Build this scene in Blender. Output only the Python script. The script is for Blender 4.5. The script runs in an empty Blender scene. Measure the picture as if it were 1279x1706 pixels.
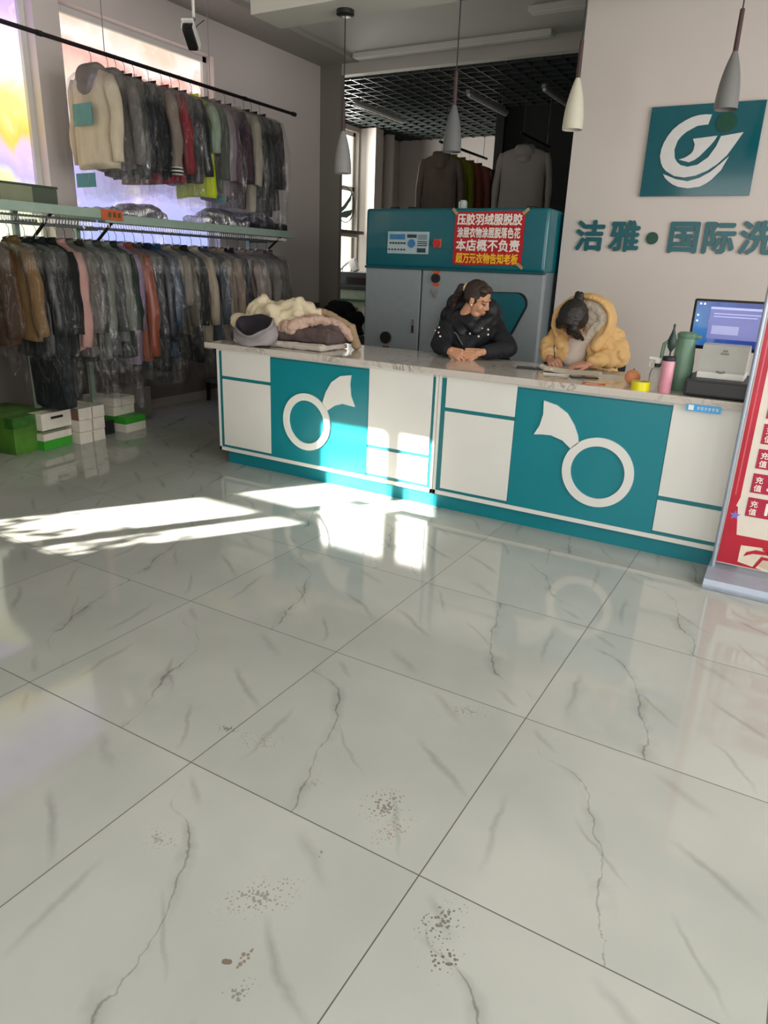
import bpy, bmesh, math, random
from mathutils import Vector, Matrix, Euler, noise
PI = math.pi
random.seed(7)
SC = bpy.context.scene
COL = SC.collection

# ------------------------------------------------------------------ camera
cam = bpy.data.cameras.new('camera')
cam.sensor_fit = 'AUTO'; cam.sensor_width = 36.0
cam.lens = 1178.83 * 36.0 / 1706.0
cam.clip_start = 0.02
cam_o = bpy.data.objects.new('camera', cam); COL.objects.link(cam_o)
cam_o.matrix_world = Matrix(((0.86082514, -0.1974804, 0.46902193, 0.59196),
                             (0.50753952, 0.26578462, -0.81961099, -1.28932),
                             (0.03719829, 0.94358891, 0.32902319, 1.47745), (0, 0, 0, 1)))
SC.camera = cam_o
# ------------------------------------------------------------------ light, exposure
SC.view_settings.view_transform = 'Standard'
try: SC.view_settings.look = 'None'
except Exception: pass
SC.view_settings.exposure = 0.0
SC.view_settings.gamma = 1.0
SC.view_settings.use_curve_mapping = False
SC.cycles.transparent_max_bounces = 24
SC.cycles.caustics_reflective = False
SC.cycles.caustics_refractive = False
SC.cycles.max_bounces = 8
w = bpy.data.worlds.new('world'); SC.world = w; w.use_nodes = True
wb = w.node_tree.nodes['Background']
wsky = w.node_tree.nodes.new('ShaderNodeTexSky')
wsky.sky_type = 'HOSEK_WILKIE'; wsky.turbidity = 3.0; wsky.sun_direction = (-.48, -.78, .4)
w.node_tree.links.new(wsky.outputs[0], wb.inputs[0]); wb.inputs[1].default_value = 0.6

def sun_light():
    l = bpy.data.lights.new('sun', 'SUN'); l.energy = 58; l.angle = math.radians(0.6); l.color = (1, .93, .82)
    o = bpy.data.objects.new('sun', l); COL.objects.link(o)
    d = Vector((.53 * .9135, .848 * .9135, -.4067))          # 24 degrees high, from the street side
    o.rotation_euler = d.to_track_quat('-Z', 'Y').to_euler(); o.location = (-6, -6, 5)
sun_light()
def area(name, loc, rot, sx, sy, power, color):
    l = bpy.data.lights.new(name, 'AREA'); l.shape = 'RECTANGLE'; l.size = sx; l.size_y = sy
    l.energy = power; l.color = color
    o = bpy.data.objects.new(name, l); COL.objects.link(o); o.location = loc; o.rotation_euler = rot
# daylight through the glazed shop front behind the camera
area('shopfront_daylight', (0.9, -1.84, 1.62), (math.radians(90), 0, 0), 4.8, 2.5, 96, (1.0, .985, .96))
# daylight through the back room window
area('stockroom_daylight', (-6.28, 8.75, 2.75), (0, math.radians(-90), 0), 1.5, 1.4, 80, (1.0, .97, .9))
# unseen side light on the right, added to brighten the left wall
area('side_fill_light', (3.5, 1.2, 1.75), (0, math.radians(90), 0), 2.1, 4.4, 215, (1.0, .97, .95))

# ------------------------------------------------------------------ helpers
def lin(c):
    c /= 255.0
    return c / 12.92 if c <= .04045 else ((c + .055) / 1.055) ** 2.4
def rgb(h):
    if isinstance(h, str): h = (int(h[0:2], 16), int(h[2:4], 16), int(h[4:6], 16))
    return (lin(h[0]), lin(h[1]), lin(h[2]), 1)
class N:
    """small node graph helper"""
    def __init__(s, name):
        s.m = bpy.data.materials.new(name); s.m.use_nodes = True
        s.t = s.m.node_tree; s.b = s.t.nodes['Principled BSDF']; s.out = s.t.nodes['Material Output']
    def n(s, typ, **kw):
        x = s.t.nodes.new(typ)
        for k, v in kw.items():
            if k.startswith('i_'): x.inputs[int(k[2:])].default_value = v
            else: setattr(x, k, v)
        return x
    def l(s, a, b): s.t.links.new(a, b)
    def ramp(s, fac, stops, interp='LINEAR'):
        r = s.n('ShaderNodeValToRGB'); e = r.color_ramp.elements; r.color_ramp.interpolation = interp
        while len(e) < len(stops): e.new(.5)
        for k, (p, c) in enumerate(stops):
            e[k].position = p; e[k].color = c if len(c) == 4 else (*c, 1)
        s.l(fac, r.inputs[0]); return r.outputs[0]
    def math(s, op, a, b=None, c=None):
        x = s.n('ShaderNodeMath', operation=op)
        for k, v in enumerate((a, b, c)):
            if v is None: continue
            if isinstance(v, (int, float)): x.inputs[k].default_value = v
            else: s.l(v, x.inputs[k])
        return x.outputs[0]
    def mix(s, fac, a, b, mode='MIX'):
        x = s.n('ShaderNodeMix', data_type='RGBA', blend_type=mode)
        for sock, v in ((x.inputs[0], fac), (x.inputs[6], a), (x.inputs[7], b)):
            if isinstance(v, (int, float)): sock.default_value = v
            elif isinstance(v, tuple): sock.default_value = v
            else: s.l(v, sock)
        return x.outputs[2]
    def noise(s, vec, scale, detail=3, rough=.5, dist=0.0):
        x = s.n('ShaderNodeTexNoise'); x.inputs['Scale'].default_value = scale
        x.inputs['Detail'].default_value = detail; x.inputs['Roughness'].default_value = rough
        x.inputs['Distortion'].default_value = dist
        if vec is not None: s.l(vec, x.inputs['Vector'])
        return x.outputs[0]
    def coord(s, scale=(1, 1, 1), rot=(0, 0, 0), which='Object'):
        tc = s.n('ShaderNodeTexCoord'); mp = s.n('ShaderNodeMapping')
        mp.inputs['Scale'].default_value = scale; mp.inputs['Rotation'].default_value = rot
        s.l(tc.outputs[which], mp.inputs[0]); return mp.outputs[0]
    def bump(s, h, strength=.3, dist=.01):
        x = s.n('ShaderNodeBump'); x.inputs['Strength'].default_value = strength; x.inputs['Distance'].default_value = dist
        s.l(h, x.inputs['Height']); s.l(x.outputs[0], s.b.inputs['Normal'])
MATS = {}
def mat(name, col, rough=.5, metal=0.0, var=.08, scale=18, bump=0.0, bscale=60, stretch=(1, 1, 1), emis=0.0, sheen=0.0, coat=0.0, ior=1.5):
    if name in MATS: return MATS[name]
    g = N(name); c = rgb(col)
    v = g.coord(stretch); nz = g.noise(v, scale, 3)
    lo = tuple(x * (1 - var) for x in c[:3]) + (1,); hi = tuple(min(1, x * (1 + var)) for x in c[:3]) + (1,)
    cc = g.ramp(nz, [(.3, lo), (.7, hi)])
    g.l(cc, g.b.inputs['Base Color'])
    g.b.inputs['Roughness'].default_value = rough; g.b.inputs['Metallic'].default_value = metal
    g.b.inputs['IOR'].default_value = ior
    if coat: g.b.inputs['Coat Weight'].default_value = coat; g.b.inputs['Coat Roughness'].default_value = .08
    if sheen: g.b.inputs['Sheen Weight'].default_value = sheen
    if emis:
        g.l(cc, g.b.inputs['Emission Color']); g.b.inputs['Emission Strength'].default_value = emis
    if bump: g.bump(g.noise(v, bscale, 4), bump)
    MATS[name] = g.m; return g.m

class MB:
    """collects shapes into one mesh"""
    def __init__(s): s.bm = bmesh.new()
    def box(s, x0, x1, y0, y1, z0, z1, bev=0.0, rot=None, seg=2):
        r = bmesh.ops.create_cube(s.bm, size=1.0); vs = r['verts']
        bmesh.ops.scale(s.bm, vec=(x1 - x0, y1 - y0, z1 - z0), verts=vs)
        if bev:
            es = list({e for v in vs for e in v.link_edges})
            r2 = bmesh.ops.bevel(s.bm, geom=es, offset=bev, segments=seg, affect='EDGES', profile=.6)
            vs = list({v for f in r2['faces'] for v in f.verts} | {v for v in vs if v.is_valid})
        if rot: bmesh.ops.rotate(s.bm, cent=(0, 0, 0), matrix=Euler(rot).to_matrix(), verts=vs)
        bmesh.ops.translate(s.bm, vec=((x0 + x1) / 2, (y0 + y1) / 2, (z0 + z1) / 2), verts=vs)
        return s
    def rings(s, rs, cap0=True, cap1=True, closed=True):
        vv = [[s.bm.verts.new(p) for p in r] for r in rs]
        n = len(rs[0])
        for a, b in zip(vv, vv[1:]):
            for k in range(n if closed else n - 1):
                s.bm.faces.new((a[k], a[(k + 1) % n], b[(k + 1) % n], b[k]))
        if cap0: s.bm.faces.new(vv[0][::-1])
        if cap1: s.bm.faces.new(vv[-1])
        return s
    def tube(s, pts, rad, n=8, cap=True, flat=1.0):
        pts = [Vector(p) for p in pts]
        if isinstance(rad, (int, float)): rad = [rad] * len(pts)
        rs = []; up = None
        for k, p in enumerate(pts):
            d = (pts[min(k + 1, len(pts) - 1)] - pts[max(k - 1, 0)]).normalized()
            if up is None:
                up = Vector((0, 0, 1)) if abs(d.z) < .9 else Vector((1, 0, 0))
            u = d.cross(up).normalized(); v = u.cross(d).normalized(); up = v
            rs.append([p + (u * math.cos(2 * PI * j / n) + v * math.sin(2 * PI * j / n) * flat) * rad[k] for j in range(n)])
        return s.rings(rs, cap, cap)
    def lathe(s, prof, c=(0, 0, 0), n=24, cap0=True, cap1=True):
        return s.rings([[(c[0] + r * math.cos(2 * PI * j / n), c[1] + r * math.sin(2 * PI * j / n), c[2] + z) for j in range(n)] for r, z in prof], cap0, cap1)
    def poly(s, pts, d0, d1, axis='y'):
        """extrude a polygon given in (x,z) between y=d0 and y=d1 (or (x,y) between z)"""
        f = (lambda p, d: (p[0], d, p[1])) if axis == 'y' else ((lambda p, d: (p[0], p[1], d)) if axis == 'z' else (lambda p, d: (d, p[0], p[1])))
        return s.rings([[f(p, d0) for p in pts], [f(p, d1) for p in pts]])
    def ring(s, cx, cz, ro, ri, y0, y1, n=64):
        a = [2 * PI * k / n for k in range(n)]
        loops = []
        for r, y in ((ro, y1), (ro, y0), (ri, y0), (ri, y1), (ro, y1)):
            loops.append([(cx + r * math.cos(t), y, cz + r * math.sin(t)) for t in a])
        return s.rings(loops, False, False)
    def sph(s, c, r, rot=None, seg=16):
        if isinstance(r, (int, float)): r = (r, r, r)
        q = bmesh.ops.create_uvsphere(s.bm, u_segments=seg, v_segments=max(8, seg // 2), radius=1)
        m = Matrix.Translation(c) @ (rot.to_4x4() if rot is not None else Matrix()) @ Matrix.Diagonal((*r, 1))
        bmesh.ops.transform(s.bm, matrix=m, verts=q['verts']); return s
    def cap(s, a, b, ra, rb):
        a, b = Vector(a), Vector(b); n = max(2, int((b - a).length / (min(ra, rb) * .5)) + 1)
        for k in range(n + 1):
            t = k / n; s.sph(a.lerp(b, t), ra + (rb - ra) * t, seg=12)
        return s
    def xf(s, m): bmesh.ops.transform(s.bm, matrix=m, verts=s.bm.verts[:]); return s
    def mesh(s, name):
        bmesh.ops.recalc_face_normals(s.bm, faces=s.bm.faces[:])
        me = bpy.data.meshes.new(name); s.bm.to_mesh(me); s.bm.free(); return me
    def build(s, name, m, parent=None, smooth=False, loc=None):
        return link(name, s.mesh(name), m, parent, smooth, loc)
def link(name, me, m, parent=None, smooth=False, loc=None):
    o = bpy.data.objects.new(name, me); COL.objects.link(o)
    if m is not None:
        if isinstance(m, (list, tuple)):
            for x in m: me.materials.append(x)
        else: me.materials.append(m)
    if smooth:
        me.polygons.foreach_set('use_smooth', [True] * len(me.polygons))
        if smooth != 'all':
            try: me.set_sharp_from_angle(angle=math.radians(40))
            except Exception: pass
    if loc is not None: o.location = loc
    if parent is not None: o.parent = parent
    return o
def tag(o, label, cat, group=None, kind=None):
    o['label'] = label; o['category'] = cat
    if group: o['group'] = group
    if kind: o['kind'] = kind
    return o
def thing(name, label, cat, loc=(0, 0, 0), rz=0.0, group=None):
    o = bpy.data.objects.new(name, None); COL.objects.link(o); o.location = loc; o.rotation_euler = (0, 0, rz)
    o.empty_display_size = .05
    return tag(o, label, cat, group)
def struct(name, mb, m, smooth=False):
    o = mb.build(name, m, None, smooth); o['kind'] = 'structure'; return o
DG = None
def baked(me, mods):
    """apply modifiers set up by mods(obj) and give back the mesh"""
    o = bpy.data.objects.new('tmp', me); COL.objects.link(o); mods(o)
    dg = bpy.context.evaluated_depsgraph_get(); dg.update()
    r = bpy.data.meshes.new_from_object(o.evaluated_get(dg)); bpy.data.objects.remove(o); return r
def blob(mb, voxel=.008, smooth=4, amp=0.0, nscale=8.0, seed=0, stretch=(1, 1, 1), crease=False):
    """fuse overlapping shapes into one continuous skin, optionally crumpled"""
    def mods(o):
        a = o.modifiers.new('r', 'REMESH'); a.mode = 'VOXEL'; a.voxel_size = voxel
        if smooth:
            b = o.modifiers.new('s', 'SMOOTH'); b.iterations = smooth; b.factor = .5
    me = baked(mb.mesh('tmp'), mods)
    if amp:
        off = Vector((seed * 3.7, seed * 1.3, seed * 9.1))
        nn = [v.normal.copy() for v in me.vertices]
        for v, q in zip(me.vertices, nn):
            p = Vector((v.co.x * stretch[0], v.co.y * stretch[1], v.co.z * stretch[2])) * nscale + off
            if crease: h = min(1, abs(noise.noise(p)) * 3.2) * .65 + min(1, abs(noise.noise(p * 2.1 + Vector((5, 2, 1)))) * 3.2) * .35 - .6
            else: h = (1 - 2 * abs(noise.noise(p))) * .6 + noise.noise(p * 2.3) * .4
            v.co += q * h * amp
    return me
def text(name, body, size, m, parent, loc, ext=.002, bold=0.0, align='LEFT', rot=(PI / 2, 0, 0), sx=1.0, spacing=1.0):
    c = bpy.data.curves.new('tmp', 'FONT'); c.body = body; c.size = size; c.extrude = ext; c.offset = bold
    c.align_x = align; c.space_character = spacing; c.resolution_u = 3; bold_w = bold; c.offset = 0.0
    o = bpy.data.objects.new('tmp', c); COL.objects.link(o)
    dg = bpy.context.evaluated_depsgraph_get(); dg.update()
    me = bpy.data.meshes.new_from_object(o.evaluated_get(dg)); bpy.data.objects.remove(o)
    me.materials.clear()
    if bold_w:                                                        # heavier strokes: the glyph laid over itself, slightly shifted
        bm = bmesh.new()
        for k, (dx, dy) in enumerate(((-1, 0), (1, 0), (0, -1), (0, 1), (.7, .7), (-.7, -.7))):
            m2 = me.copy(); m2.transform(Matrix.Translation((dx * bold_w, dy * bold_w, k * .00022))); bm.from_mesh(m2); bpy.data.meshes.remove(m2)
        bm.to_mesh(me); bm.free()
    r = Euler(rot).to_matrix().to_4x4() @ Matrix.Diagonal((sx, 1, 1, 1))
    me.transform(r)
    me.name = name
    return link(name, me, m, parent, False, loc)
def lerp_tab(tab, u):
    for (a, va), (b, vb) in zip(tab, tab[1:]):
        if u <= b or (b, vb) == tab[-1]:
            return va + (vb - va) * (u - a) / (b - a)

# ------------------------------------------------------------------ setting materials
def floor_mat():
    g = N('polished marble tile'); T = .8
    geo = g.n('ShaderNodeNewGeometry'); sep = g.n('ShaderNodeSeparateXYZ'); g.l(geo.outputs['Position'], sep.inputs[0])
    X, Y = sep.outputs[0], sep.outputs[1]
    ux, uy = g.math('DIVIDE', X, T), g.math('DIVIDE', Y, T)
    fx, fy = g.math('FLOOR', ux), g.math('FLOOR', uy)
    rx, ry = g.math('FRACT', ux), g.math('FRACT', uy)
    # joint: distance to the nearest tile edge
    ex = g.math('MINIMUM', rx, g.math('SUBTRACT', 1.0, rx)); ey = g.math('MINIMUM', ry, g.math('SUBTRACT', 1.0, ry))
    joint = g.math('LESS_THAN', g.math('MINIMUM', ex, ey), .0021)
    cell = g.n('ShaderNodeCombineXYZ'); g.l(fx, cell.inputs[0]); g.l(fy, cell.inputs[1])
    wn = g.n('ShaderNodeTexWhiteNoise', noise_dimensions='3D'); g.l(cell.outputs[0], wn.inputs[0])
    # the same printed stone on every tile, turned half round on some and slightly shifted
    w2 = g.n('ShaderNodeSeparateColor'); g.l(wn.outputs['Color'], w2.inputs[0])
    turn = g.math('GREATER_THAN', wn.outputs[0], .62)
    def flip(a): return g.math('ADD', g.math('MULTIPLY', a, g.math('SUBTRACT', 1.0, turn)), g.math('MULTIPLY', g.math('SUBTRACT', 1.0, a), turn))
    U, V = flip(rx), flip(ry)
    loc = g.n('ShaderNodeCombineXYZ'); g.l(rx, loc.inputs[0]); g.l(ry, loc.inputs[1]); g.l(g.math('MULTIPLY', w2.outputs[0], 9.0), loc.inputs[2])
    shift = g.math('MULTIPLY', g.math('SUBTRACT', w2.outputs[1], .5), .22)
    wob = g.math('MULTIPLY', g.math('SUBTRACT', g.noise(loc.outputs[0], 4.2, 5, .56), .5), .17)
    wid = g.noise(loc.outputs[0], 4.3, 3, .6)
    cu = g.n('ShaderNodeFloatCurve'); pts = cu.mapping.curves[0].points
    prof = [(0, .51), (.14, .47), (.29, .42), (.45, .37), (.58, .31), (.7, .25), (.77, .16), (.80, .05), (1.0, -.0)]
    while len(pts) < len(prof): pts.new(.5, .5)
    for q_, pr in zip(pts, prof): q_.location = pr
    cu.mapping.update(); g.l(V, cu.inputs[1])
    d = g.math('ABSOLUTE', g.math('ADD', g.math('SUBTRACT', U, cu.outputs[0]), g.math('ADD', wob, shift)))
    def line(dist, half): return g.math('MAXIMUM', g.math('SUBTRACT', 1.0, g.math('DIVIDE', dist, half)), 0.0)
    wthin = g.math('MULTIPLY', g.math('MAXIMUM', g.math('SUBTRACT', wid, .3), .02), .028)
    fade = g.ramp(V, [(0, (1, 1, 1)), (.74, (1, 1, 1)), (.86, (.1, .1, .1)), (1, (0, 0, 0))])
    core = g.math('MULTIPLY', g.math('MAXIMUM', g.math('SUBTRACT', 1.0, g.math('DIVIDE', d, wthin)), 0.0), fade)
    halo = g.math('MULTIPLY', g.math('MULTIPLY', line(d, .055), g.ramp(wid, [(.45, (0, 0, 0)), (.62, (1, 1, 1))])), fade)
    def seg(ax, ay, bx, by, half, amount):
        L = math.hypot(bx - ax, by - ay); tx, ty = (bx - ax) / L, (by - ay) / L
        pu, pv = g.math('SUBTRACT', U, ax), g.math('SUBTRACT', V, ay)
        al = g.math('ADD', g.math('MULTIPLY', pu, tx), g.math('MULTIPLY', pv, ty))
        ac = g.math('ABSOLUTE', g.math('ADD', g.math('SUBTRACT', g.math('MULTIPLY', pu, -ty), g.math('MULTIPLY', pv, -tx)), g.math('MULTIPLY', wob, .6)))
        en = g.ramp(g.math('DIVIDE', al, L), [(0, (0, 0, 0)), (.3, (1, 1, 1)), (.7, (.8, .8, .8)), (1, (0, 0, 0))])
        return g.math('MULTIPLY', g.math('MULTIPLY', line(ac, half), en), amount)
    vs = g.math('ADD', g.math('MULTIPLY', core, .62), g.math('MULTIPLY', halo, .36))
    for a_ in ((.66, .62, 1.0, .40, .022, .42), (.10, .52, .16, .10, .02, .34), (.72, .30, .92, .02, .014, .36), (.34, .52, .60, .30, .012, .35), (.55, .95, .80, .80, .03, .26), (.05, .95, .2, .84, .02, .3)):
        vs = g.math('ADD', vs, seg(*a_))
    vs = g.math('MINIMUM', vs, 1.0)
    base = g.ramp(g.noise(loc.outputs[0], 1.6, 3), [(.3, rgb('9da09a')), (.7, rgb('a9aba5'))])
    c = g.mix(g.math('MULTIPLY', vs, .8), base, rgb('525450'))
    # shoe prints: dried mud in separate patches
    def patch(cx, cy, ax, ay, rot, amount, scale, thr):
        m2 = g.n('ShaderNodeMapping', vector_type='TEXTURE'); m2.inputs['Location'].default_value = (cx, cy, 0)
        m2.inputs['Rotation'].default_value = (0, 0, rot); m2.inputs['Scale'].default_value = (ax, ay, 1)
        g.l(geo.outputs['Position'], m2.inputs[0])
        ln = g.n('ShaderNodeVectorMath', operation='LENGTH'); g.l(m2.outputs[0], ln.inputs[0])
        fall = g.math('MAXIMUM', g.math('SUBTRACT', 1.0, ln.outputs['Value']), 0.0)
        vo = g.n('ShaderNodeTexVoronoi'); vo.inputs['Scale'].default_value = scale
        g.l(geo.outputs['Position'], vo.inputs['Vector'])
        big = g.noise(geo.outputs['Position'], scale * .22, 2)
        spot = g.math('LESS_THAN', vo.outputs['Distance'], g.math('MULTIPLY', g.math('MULTIPLY', fall, big), thr))
        return g.math('MULTIPLY', spot, amount)
    for (cx, cy, ax, ay, rot, am, scl, thr, colr) in FOOT:
        c = g.mix(patch(cx, cy, ax, ay, rot, am, scl, thr), c, rgb(colr))
    c = g.mix(joint, c, rgb('4c4d4a'))
    g.l(c, g.b.inputs['Base Color'])
    sm = g.noise(geo.outputs['Position'], 3.0, 4)
    rr = g.ramp(sm, [(.3, (.045, .045, .045)), (.75, (.10, .10, .10))])
    g.l(g.mix(joint, rr, (.6, .6, .6, 1)), g.b.inputs['Roughness'])
    g.b.inputs['IOR'].default_value = 1.55
    wave = g.noise(geo.outputs['Position'], 2.2, 2)
    g.bump(wave, .06, .01)
    return g.m
FOOT = [(-.204, .17, .12, .09, .9, .75, 100, 1.0, '6d5f54'), (-.13, .10, .12, .05, 1.3, .7, 120, 1.0, '8a6a58'), (.11, -.09, .10, .07, 1.2, .75, 100, 1.0, '55544f'), (.155, -.185, .08, .06, 1.2, .8, 100, 1.0, '4c4a45'),
        (-.30, -.27, .16, .08, .9, .6, 110, 1.0, '6d675e'), (-.228, -.42, .05, .024, 1.1, .75, 75, 1.35, '6f5946'), (-.252, -.442, .016, .012, .3, .8, 60, 2.2, '5e4836'), (-.18, -.48, .06, .04, 1.0, .6, 110, 1.0, '5c5750'),
        (-.43, .128, .07, .03, .4, .6, 100, .9, '8a845e'), (-.70, .19, .15, .09, .4, .4, 110, .8, '6a6b66'), (-.20, .72, .15, .09, .6, .45, 110, .8, '5e5f5a'), (-.82, .186, .06, .04, .3, .6, 110, 1.0, '50514c'),
        (-.26, -.08, .03, .02, .3, .6, 90, 1.1, '66655f'), (-.64, -.27, .09, .06, .3, .45, 110, .9, '6a6b66')]
def wall_mat(name, col, rough=.75):
    g = N(name); v = g.coord()
    nz = g.noise(v, 1.3, 4); c = rgb(col)
    g.l(g.ramp(nz, [(.3, tuple(x * .95 for x in c[:3])), (.7, c)]), g.b.inputs['Base Color'])
    g.b.inputs['Roughness'].default_value = rough; g.bump(g.noise(v, 90, 3), .05, .002); return g.m
def stone_top_mat():
    g = N('marbled counter stone'); v = g.coord()
    n1 = g.noise(v, 7.0, 5, .6, 1.2); n2 = g.noise(v, 2.2, 3)
    vein = g.math('MAXIMUM', g.math('SUBTRACT', 1.0, g.math('MULTIPLY', g.math('ABSOLUTE', g.math('SUBTRACT', n1, .5)), 30.0)), 0.0)
    mk = g.ramp(n2, [(.42, (0, 0, 0)), (.62, (1, 1, 1))])
    c = g.mix(g.math('MULTIPLY', g.math('MULTIPLY', vein, mk), .75), rgb('c1bab2'), rgb('6a645e'))
    g.l(c, g.b.inputs['Base Color']); g.b.inputs['Roughness'].default_value = .09; g.b.inputs['IOR'].default_value = 1.6; return g.m
def film_mat(name, tint, base, streak, seedz=0.0, haze=.5):
    """clear plastic cover: see-through with wrinkle highlights"""
    g = N(name); v = g.coord((7, 7, 2.2))
    mp = g.n('ShaderNodeVectorMath', operation='ADD'); mp.inputs[1].default_value = (0, 0, seedz); g.l(v, mp.inputs[0])
    n1 = g.noise(mp.outputs[0], 3.0, 5, .6, .8)
    rid = g.math('MAXIMUM', g.math('SUBTRACT', 1.0, g.math('MULTIPLY', g.math('ABSOLUTE', g.math('SUBTRACT', n1, .5)), 30.0)), 0.0)
    tz = g.n('ShaderNodeTexCoord'); sz = g.n('ShaderNodeSeparateXYZ'); g.l(tz.outputs['Object'], sz.inputs[0])
    bunch = g.ramp(g.math('ADD', sz.outputs[2], .5), [(.16, (0, 0, 0)), (.36, (1, 1, 1))])          # bunched double film at the shoulders
    bunch = g.math('MULTIPLY', g.math('MULTIPLY', bunch, haze), g.noise(mp.outputs[0], 5.0, 4, .6))
    fac = g.math('MINIMUM', g.math('ADD', g.math('ADD', g.math('MULTIPLY', rid, streak), base), bunch), .9)
    tr = g.n('ShaderNodeBsdfTransparent'); tr.inputs[0].default_value = (*tint, 1)
    gl = g.n('ShaderNodeBsdfGlossy'); gl.inputs['Roughness'].default_value = .18
    df = g.n('ShaderNodeBsdfDiffuse'); df.inputs[0].default_value = (.55, .55, .55, 1)
    bp = g.n('ShaderNodeBump'); bp.inputs['Strength'].default_value = .9; bp.inputs['Distance'].default_value = .03
    g.l(n1, bp.inputs['Height']); g.l(bp.outputs[0], gl.inputs['Normal'])
    m1 = g.n('ShaderNodeMixShader'); m1.inputs[0].default_value = .12; g.l(gl.outputs[0], m1.inputs[1]); g.l(df.outputs[0], m1.inputs[2])
    m2 = g.n('ShaderNodeMixShader'); g.l(fac, m2.inputs[0]); g.l(tr.outputs[0], m2.inputs[1]); g.l(m1.outputs[0], m2.inputs[2])
    g.l(m2.outputs[0], g.out.inputs[0]); g.t.nodes.remove(g.b); return g.m
def glass_mat():
    g = N('window glass'); g.b.inputs['Base Color'].default_value = (1, 1, 1, 1); g.b.inputs['Roughness'].default_value = .0
    tr = g.n('ShaderNodeBsdfTransparent'); gl = g.n('ShaderNodeBsdfGlossy'); gl.inputs['Roughness'].default_value = .02
    fr = g.n('ShaderNodeFresnel'); fr.inputs[0].default_value = 1.45
    m2 = g.n('ShaderNodeMixShader'); g.l(fr.outputs[0], m2.inputs[0]); g.l(tr.outputs[0], m2.inputs[1]); g.l(gl.outputs[0], m2.inputs[2])
    g.l(m2.outputs[0], g.out.inputs[0]); g.t.nodes.remove(g.b); return g.m

WHITE = mat('white painted board', 'd8d7d2', .35, var=.02, scale=4)
TEAL = mat('teal laminate', '007985', .3, var=.03, scale=3)
TEALD = mat('dark teal strip', '107078', .35, var=.05)
WALLP = wall_mat('warm white wall paint', 'c8c0ba')
CEIL = wall_mat('ceiling paint', 'c9c7bd')
COLG = wall_mat('pier shade and baseboard grey', '8a857d')
BLACKP = wall_mat('black stockroom paint', '101414')
FLOOR = floor_mat()
STONE = stone_top_mat()
BLACK = mat('black plastic', '17181a', .4, var=.1)
DARKM = mat('dark steel', '3a3738', .35, .8, var=.1)
STEEL = mat('brushed steel', 'b4b8bb', .3, .9, var=.06, stretch=(1, 1, 12))
GLASS = glass_mat()
GREENM = mat('pale green enamel', '8fa396', .4, var=.06)
WHITEP = mat('white plastic', 'e2e2de', .35, var=.03)
CHROME = mat('chrome wire', 'c8c8c8', .2, 1.0, var=.04)

# ================================================================== SETTING
XL, YF, ZC = -5.1, -1.9, 3.74          # left wall, street front, ceiling
struct('floor', MB().box(-6.5, 3.6, -2.0, 11.0, -.1, 0), FLOOR)
struct('ceiling', MB().box(-5.4, 3.7, -2.05, 6.96, ZC, ZC + .25), CEIL)
# left wall: two big poster windows
W1 = (.9, 2.86, .75, 3.5); W2 = (3.1, 4.86, 1.05, 3.385)     # y0,y1,z0,z1
def wall_with_holes_x(x0, x1, y0, y1, z0, z1, holes):
    mb = MB(); ys = sorted([y0, y1] + [h[0] for h in holes] + [h[1] for h in holes])
    for a, b in zip(ys, ys[1:]):
        h = [q for q in holes if q[0] <= a and b <= q[1]]
        if not h: mb.box(x0, x1, a, b, z0, z1)
        else:
            mb.box(x0, x1, a, b, z0, h[0][2]); mb.box(x0, x1, a, b, h[0][3], z1)
    return mb
struct('wall_left', wall_with_holes_x(XL - .22, XL, -2.0, 6.95, 0, ZC, [W1, W2]), wall_mat('left wall paint', 'ddd3cf'))
struct('trim_1', MB().box(XL, -4.56, -1.9, 6.72, 3.70, ZC), wall_mat('soffit paint', 'aaa69c'))            # soffit along the left wall
struct('trim_2', MB().box(XL, -.5, 6.71, 6.83, 3.585, ZC), CEIL)                                          # header over the opening
struct('trim_3', MB().box(XL, -4.80, 6.70, 6.76, 0, 3.70), COLG)                                           # pier at the opening, its weaker light painted in as grey
struct('trim_4', MB().box(-3.38, 3.55, 3.41, 3.76, 3.165, ZC), CEIL)                                      # dropped box carrying the pendants
struct('wall_right', MB().box(-1.255, 3.6, 4.6, 4.74, 0, ZC), WALLP)
struct('wall_side', wall_with_holes_x(3.55, 3.7, -2.0, 4.74, 0, ZC, [(-1.1, 3.5, .6, 2.9)]), WALLP)
struct('window_6', MB().box(3.6, 3.65, 1.15, 1.25, .6, 2.9).box(3.6, 3.65, -1.1, 3.5, .6, .66).box(3.6, 3.65, -1.1, 3.5, 2.84, 2.9), WHITE)  # unseen window frame added to go with the side fill light
struct('wall_stockroom_left', wall_with_holes_x(-6.6, -6.4, 6.95, 11.1, 0, 4.0, [(7.9, 9.62, .9, 3.5)]), WALLP)
struct('wall_stockroom_back', MB().box(-6.6, -.4, 11.0, 11.2, 0, 4.0), WALLP)
struct('wall_stockroom_right', MB().box(-.5, -.3, 4.74, 11.1, 0, 4.0), BLACKP)
struct('wall_stockroom_front', MB().box(-6.6, -5.1, 6.82, 7.0, 0, 4.0), WALLP)
struct('wall_stockroom_partition', MB().box(-3.62, -.5, 8.9, 9.0, 0, 3.57).box(-3.68, -3.56, 8.84, 9.06, 0, 3.57), BLACKP)
struct('ceiling_stockroom', MB().box(-6.7, -.3, 6.82, 11.2, 4.0, 4.15), BLACKP)
# open cell ceiling
def cells():
    mb = MB(); P = .2
    x = -6.38
    while x < -.55:
        mb.box(x - .007, x + .007, 6.86, 10.99, 3.57, 3.62); x += P
    y = 6.9
    while y < 10.98:
        mb.box(-6.39, -.55, y - .007, y + .007, 3.57, 3.62); y += P
    return mb
struct('ceiling_grid', cells(), mat('black aluminium cell', '464d4b', .35, .3))
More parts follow.
